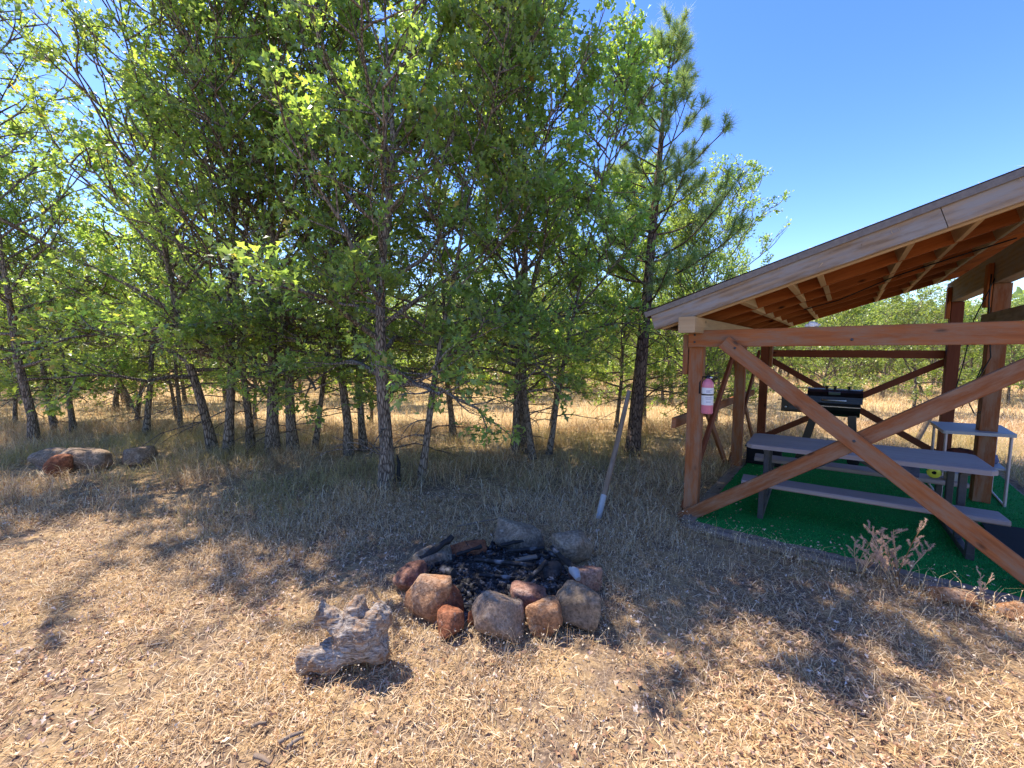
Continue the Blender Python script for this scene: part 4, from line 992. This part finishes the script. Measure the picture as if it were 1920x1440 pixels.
# dead leaning pole behind shelter
p0 = W(2.2, 5.3, 0); p1 = W(2.75, 5.9, 1.5)
tag(MB().tube([p0, p0.lerp(p1, .5) + Vector((.03, 0, 0)), p1], [.04, .035, .02], 7, jit=.1).build('dead_branch', M['deadtwig'], loc=tuple(p0)), 'bare dead limb leaning outside the back right post', 'branch')
# brush lump in the meadow
tb_ = Tubes(); rg = random.Random(5)
for i_ in range(40):
    a_ = rg.uniform(0, 6.28); tb_.add(curve(rg, Vector((rg.uniform(-.2, .2), rg.uniform(-.2, .2), .02)), Vector((math.cos(a_), math.sin(a_), .6)), rg.uniform(.2, .55), 4, -.1, .3), [.01, .008, .006, .004, .002], 3)
o = link(bpy.data.objects.new('brush_pile', mesh_np('brush_pile', tb_.v, tb_.f, [M['deadtwig']]))); o.location = (-1.05, 9.2, 0); tag(o, 'low tangle of dead brush in the sunlit grass beyond the trunks', 'brush', kind='stuff')

# ------------------------------------------------------------------ dry weeds in front of the turf
def weed(loc, sc_, seed, label, stems=7):
    rg = random.Random(seed); tb_ = Tubes(); 
    rs = np.random.RandomState(seed); pos = []; dirs = []
    for i_ in range(stems):
        a_ = rg.uniform(0, 6.28); d = Vector((math.cos(a_) * .45, math.sin(a_) * .35, 1)); st = curve(rg, Vector((rg.uniform(-.03, .03), rg.uniform(-.03, .03), 0)), d, rg.uniform(.34, .6), 7, .0, .09)
        tb_.add(st, [.004 * (1 - j / 9) + .001 for j in range(8)], 4)
        for j in range(9):
            t = .3 + .7 * (j + rg.random()) / 9; q, dq = samp(st, min(1, t)); sd = Vector((rg.gauss(0, 1), rg.gauss(0, .6), .7)).normalized(); L_ = rg.uniform(.05, .13)
            sp_ = curve(rg, q, sd + dq * .4, L_, 4, .02, .12); tb_.add(sp_, [.002, .002, .0015, .001, .001], 3)
            for m_ in range(150):
                t2 = rg.uniform(.2, 1.05); qq, dz_ = samp(sp_, min(1, t2)); pos.append(tuple(qq)); dirs.append(tuple(dz_))
    pos = np.array(pos); dirs = np.array(dirs); n = len(pos); pos = pos + rs.normal(size=(n, 3)) * .0035; x, y, z = frames(rs, n, dirs * .3, 0)
    V = np.stack([pos - x * .0016, pos + x * .0016, pos + y * .014 * rs.uniform(.6, 1.2, n)[:, None]], 1).reshape(-1, 3)
    e = empty('dry_weed', loc, label, 'weed', 'dry weeds at the turf edge'); e.scale = (sc_,) * 3
    link(bpy.data.objects.new('stem', mesh_np('stem', tb_.v, tb_.f, [M['straw']])), e)
    link(bpy.data.objects.new('seed_spikes', mesh_np('seed_spikes', V, np.arange(3 * n).reshape(-1, 3), [M['weed']])), e)
weed(tuple(W(1.62, -.42, 0)), .86, 3, 'largest bushy pinkish brown dry weed in front of the green turf', 8)
weed(tuple(W(1.40, -.40, 0)), .72, 4, 'lower dry weed just left of the largest one at the turf edge', 5)
weed(tuple(W(2.06, -.34, 0)), .40, 8, 'small pale dry weed near the right end of the edging timber', 3)

# ------------------------------------------------------------------ grass, straw and leaf litter
rs = np.random.RandomState(21)
def wedge(n, d0, d1, k=1.36, pw=2.0):
    y = (rs.uniform(0, 1, n) * (d1 ** pw - d0 ** pw) + d0 ** pw) ** (1 / pw); x = rs.uniform(-k, k, n) * (y + .5); return x, y
def keep(x, y, fire=.60):
    dx, dy = x - AX, y - AY; det = vx * uy - vy * ux; a = (dx * uy - dy * ux) / det; b = (vx * dy - vy * dx) / det
    rk = (((x + 6.4) / 1.05) ** 2 + ((y - 5.95) / .38) ** 2) > 1
    return rk & ~((a > .0) & (a < 3.1) & (b > -.28) & (b < 4.85)) & (np.hypot((x - FC.x) / 1.02, (y - FC.y) / .8) > fire)
def fn(x, y, f, s):
    return np.sin(x * f + s) * np.cos(y * f * 1.13 - s * 2) + .6 * np.sin(x * f * 2.3 - y * f * 1.7 + s * 3) + .4 * np.cos(x * f * 4.1 + y * f * 3.7 + s)
def blades(x, y, h, lie, wd, seg=True):
    """h length; lie 0..1 how far it lies over"""
    n = len(x); az = rs.uniform(0, 6.283, n); ca, sa = np.cos(az), np.sin(az)
    el = (1 - lie) * 1.5 + .05; z0 = gz(x, y)
    d1 = np.stack([ca * np.cos(el), sa * np.cos(el), np.sin(el)], 1); el2 = el * .55 - .15
    az2 = az + rs.normal(size=n) * .4
    d2 = np.stack([np.cos(az2) * np.cos(el2), np.sin(az2) * np.cos(el2), np.sin(el2)], 1)
    sd = np.stack([-sa, ca, rs.uniform(-.4, .4, n)], 1) * wd[:, None] / 2
    # face the blade randomly
    p = np.stack([x, y, z0 + .002 + rs.uniform(0, .012, n)], 1); m = p + d1 * (h * .6)[:, None]; t = m + d2 * (h * .4)[:, None]
    m[:, 2] = np.maximum(m[:, 2], z0 + .006); t[:, 2] = np.maximum(t[:, 2], z0 + .006)
    V = np.stack([p - sd * .8, p + sd * .8, m - sd, m + sd, t], 1).reshape(-1, 3)
    T = np.array([(0, 1, 3), (0, 3, 2), (2, 3, 4)])[None] + (np.arange(n) * 5)[:, None, None]
    return V, T.reshape(-1, 3), t
parts_v = []; parts_t = []; parts_m = []; off = 0; tips_all = []
def addb(V, T, mi):
    global off
    parts_v.append(V); parts_t.append(T + off); parts_m.append(np.full(len(T), mi)); off += len(V)
# near: short flattened straw
x, y = wedge(190000, 1.0, 4.8); kk = keep(x, y) & (rs.uniform(0, 1, len(x)) < .55 + .35 * fn(x, y, 2.1, 1)); x, y = x[kk], y[kk]; n = len(x)
V, T, t = blades(x, y, rs.uniform(.025, .085, n), rs.uniform(.5, .98, n), rs.uniform(.0018, .0048, n)); addb(V, T, 0)
# near: upright sparse stalks with seed heads
x, y = wedge(26000, 1.2, 4.8); kk = keep(x, y, .82) & (fn(x, y, 1.6, 2) > -.1); x, y = x[kk], y[kk]; n = len(x)
V, T, t = blades(x, y, rs.uniform(.06, .19, n), rs.uniform(.1, .6, n), rs.uniform(.0012, .0022, n)); addb(V, T, 0); tips_all.append(t)
# mid: taller tufts
x, y = wedge(140000, 3.3, 9.5); kk = keep(x, y, .98) & (rs.uniform(0, 1, len(x)) < .6 + .4 * fn(x, y, 1.7, 3)) & (y > 3.5 + .5 * fn(x, y, .8, 5)); x, y = x[kk], y[kk]; n = len(x)
hh = np.clip((y - 3.6) / 2.2, 0, 1) * .16 + .075 + .05 * np.clip(fn(x, y, 1.4, 4), 0, 1.5)
V, T, t = blades(x, y, hh * rs.uniform(.6, 1.5, n), rs.uniform(.15, .75, n), rs.uniform(.0028, .0060, n)); gm = (fn(x, y, .9, 7) + rs.normal(size=n) * .5 + ((y > 5.0) & (y < 8.3)) * .9 > 1.05).astype(int)
parts_v.append(V); parts_t.append(T + off); parts_m.append(np.repeat(gm, 3)); off += len(V); sel = rs.uniform(0, 1, n) < .16; tips_all.append(t[sel])
# far meadow
x, y = wedge(115000, 8.5, 26, 1.4, 1.6); kk = keep(x, y); x, y = x[kk], y[kk]; n = len(x)
V, T, t = blades(x, y, rs.uniform(.14, .36, n), rs.uniform(.1, .7, n), rs.uniform(.005, .011, n)); addb(V, T, 0)
x, y = wedge(50000, 24, 60, 1.4, 1.4); n = len(x)
V, T, t = blades(x, y, rs.uniform(.25, .5, n), rs.uniform(.1, .6, n), rs.uniform(.015, .035, n)); addb(V, T, 0)
# seed heads
tp = np.concatenate(tips_all); n = len(tp); fr = frames(rs, n, None, 0)
DV = np.array([(0, 0, 0), (.3, .5, .1), (0, 1, 0), (-.3, .5, -.1)], np.float32); DT = np.array([(0, 1, 2), (0, 2, 3)], np.int32)
V, T = scatter(DV, DT, tp, fr, rs.uniform(.008, .017, n)); addb(V, T, 2)
gr = link(bpy.data.objects.new('dry_grass', mesh_np('dry_grass', np.concatenate(parts_v), np.concatenate(parts_t), [M['straw'], M['straw_green'], M['seedhead']], np.concatenate(parts_m))))
tag(gr, 'dry golden grass and flattened straw covering the ground', 'grass', kind='stuff')
# leaf litter
x, y = wedge(55000, 1.0, 6.5, 1.36, 1.35); kk = keep(x, y, .92) & (rs.uniform(0, 1, len(x)) < .5 + .4 * fn(x, y, 1.3, 9)); x, y = x[kk], y[kk]; n = len(x)
pos = np.stack([x, y, gz(x, y) + rs.uniform(.008, .03, n)], 1); fr_y = rs.normal(size=(n, 3)); fr_y[:, 2] *= .25; fr_y /= np.linalg.norm(fr_y, axis=1, keepdims=True)
z = rs.normal(size=(n, 3)) * .75; z[:, 2] = 1; z -= fr_y * (z * fr_y).sum(1, keepdims=True); z /= np.linalg.norm(z, axis=1, keepdims=True)
V, T = scatter(LEAFV, LEAFT, pos, (np.cross(fr_y, z), fr_y, z), rs.uniform(.014, .048, n), rs.uniform(-2.4, 2.4, n), rs.uniform(.3, 1.1, n))
tag(link(bpy.data.objects.new('leaf_litter', mesh_np('leaf_litter', V, T, [M['litter']]))), 'curled pale dead oak leaves scattered over the straw', 'dead leaves', kind='stuff')
# tall stalks before the turf
x = []; y = []
for i_ in range(260):
    a = rs.uniform(-.1, 2.4); b = rs.uniform(-.55, -.38); p = W(a, b); x.append(p.x); y.append(p.y)
x = np.array(x); y = np.array(y); n = len(x); V, T, t = blades(x, y, rs.uniform(.08, .30, n), rs.uniform(.05, .4, n), rs.uniform(.0016, .0026, n))
V2, T2 = scatter(DV, DT, t, frames(rs, n, None, 0), rs.uniform(.010, .020, n)); 
tag(link(bpy.data.objects.new('edge_grass', mesh_np('edge_grass', np.concatenate([V, V2]), np.concatenate([T, T2 + len(V)]), [M['straw'], M['seedhead']], np.concatenate([np.zeros(len(T)), np.ones(len(T2))])))), 'thin dry stalks with seed heads along the turf edge', 'grass', kind='stuff')

# leaves and chaff blown onto the turf
n = 130; aa = np.concatenate([rs.uniform(.15, 2.4, 80), rs.uniform(.12, .5, 50)]); bb_ = np.concatenate([-.18 + np.abs(rs.normal(size=80)) * .25, rs.uniform(-.15, 3.5, 50)])
pos = np.stack([AX + aa * vx + bb_ * ux, AY + aa * vy + bb_ * uy, np.full(n, DZ + .008)], 1); y = rs.normal(size=(n, 3)); y[:, 2] *= .2; y /= np.linalg.norm(y, axis=1, keepdims=True)
z = rs.normal(size=(n, 3)) * .4; z[:, 2] = 1; z -= y * (z * y).sum(1, keepdims=True); z /= np.linalg.norm(z, axis=1, keepdims=True)
V, T = scatter(LEAFV, LEAFT, pos, (np.cross(y, z), y, z), rs.uniform(.012, .04, n), rs.uniform(-2, 2, n))
tag(link(bpy.data.objects.new('blown_leaves', mesh_np('blown_leaves', V, T, [M['litter']]))), 'dead leaf bits blown onto the edge of the green turf', 'dead leaves', kind='stuff')
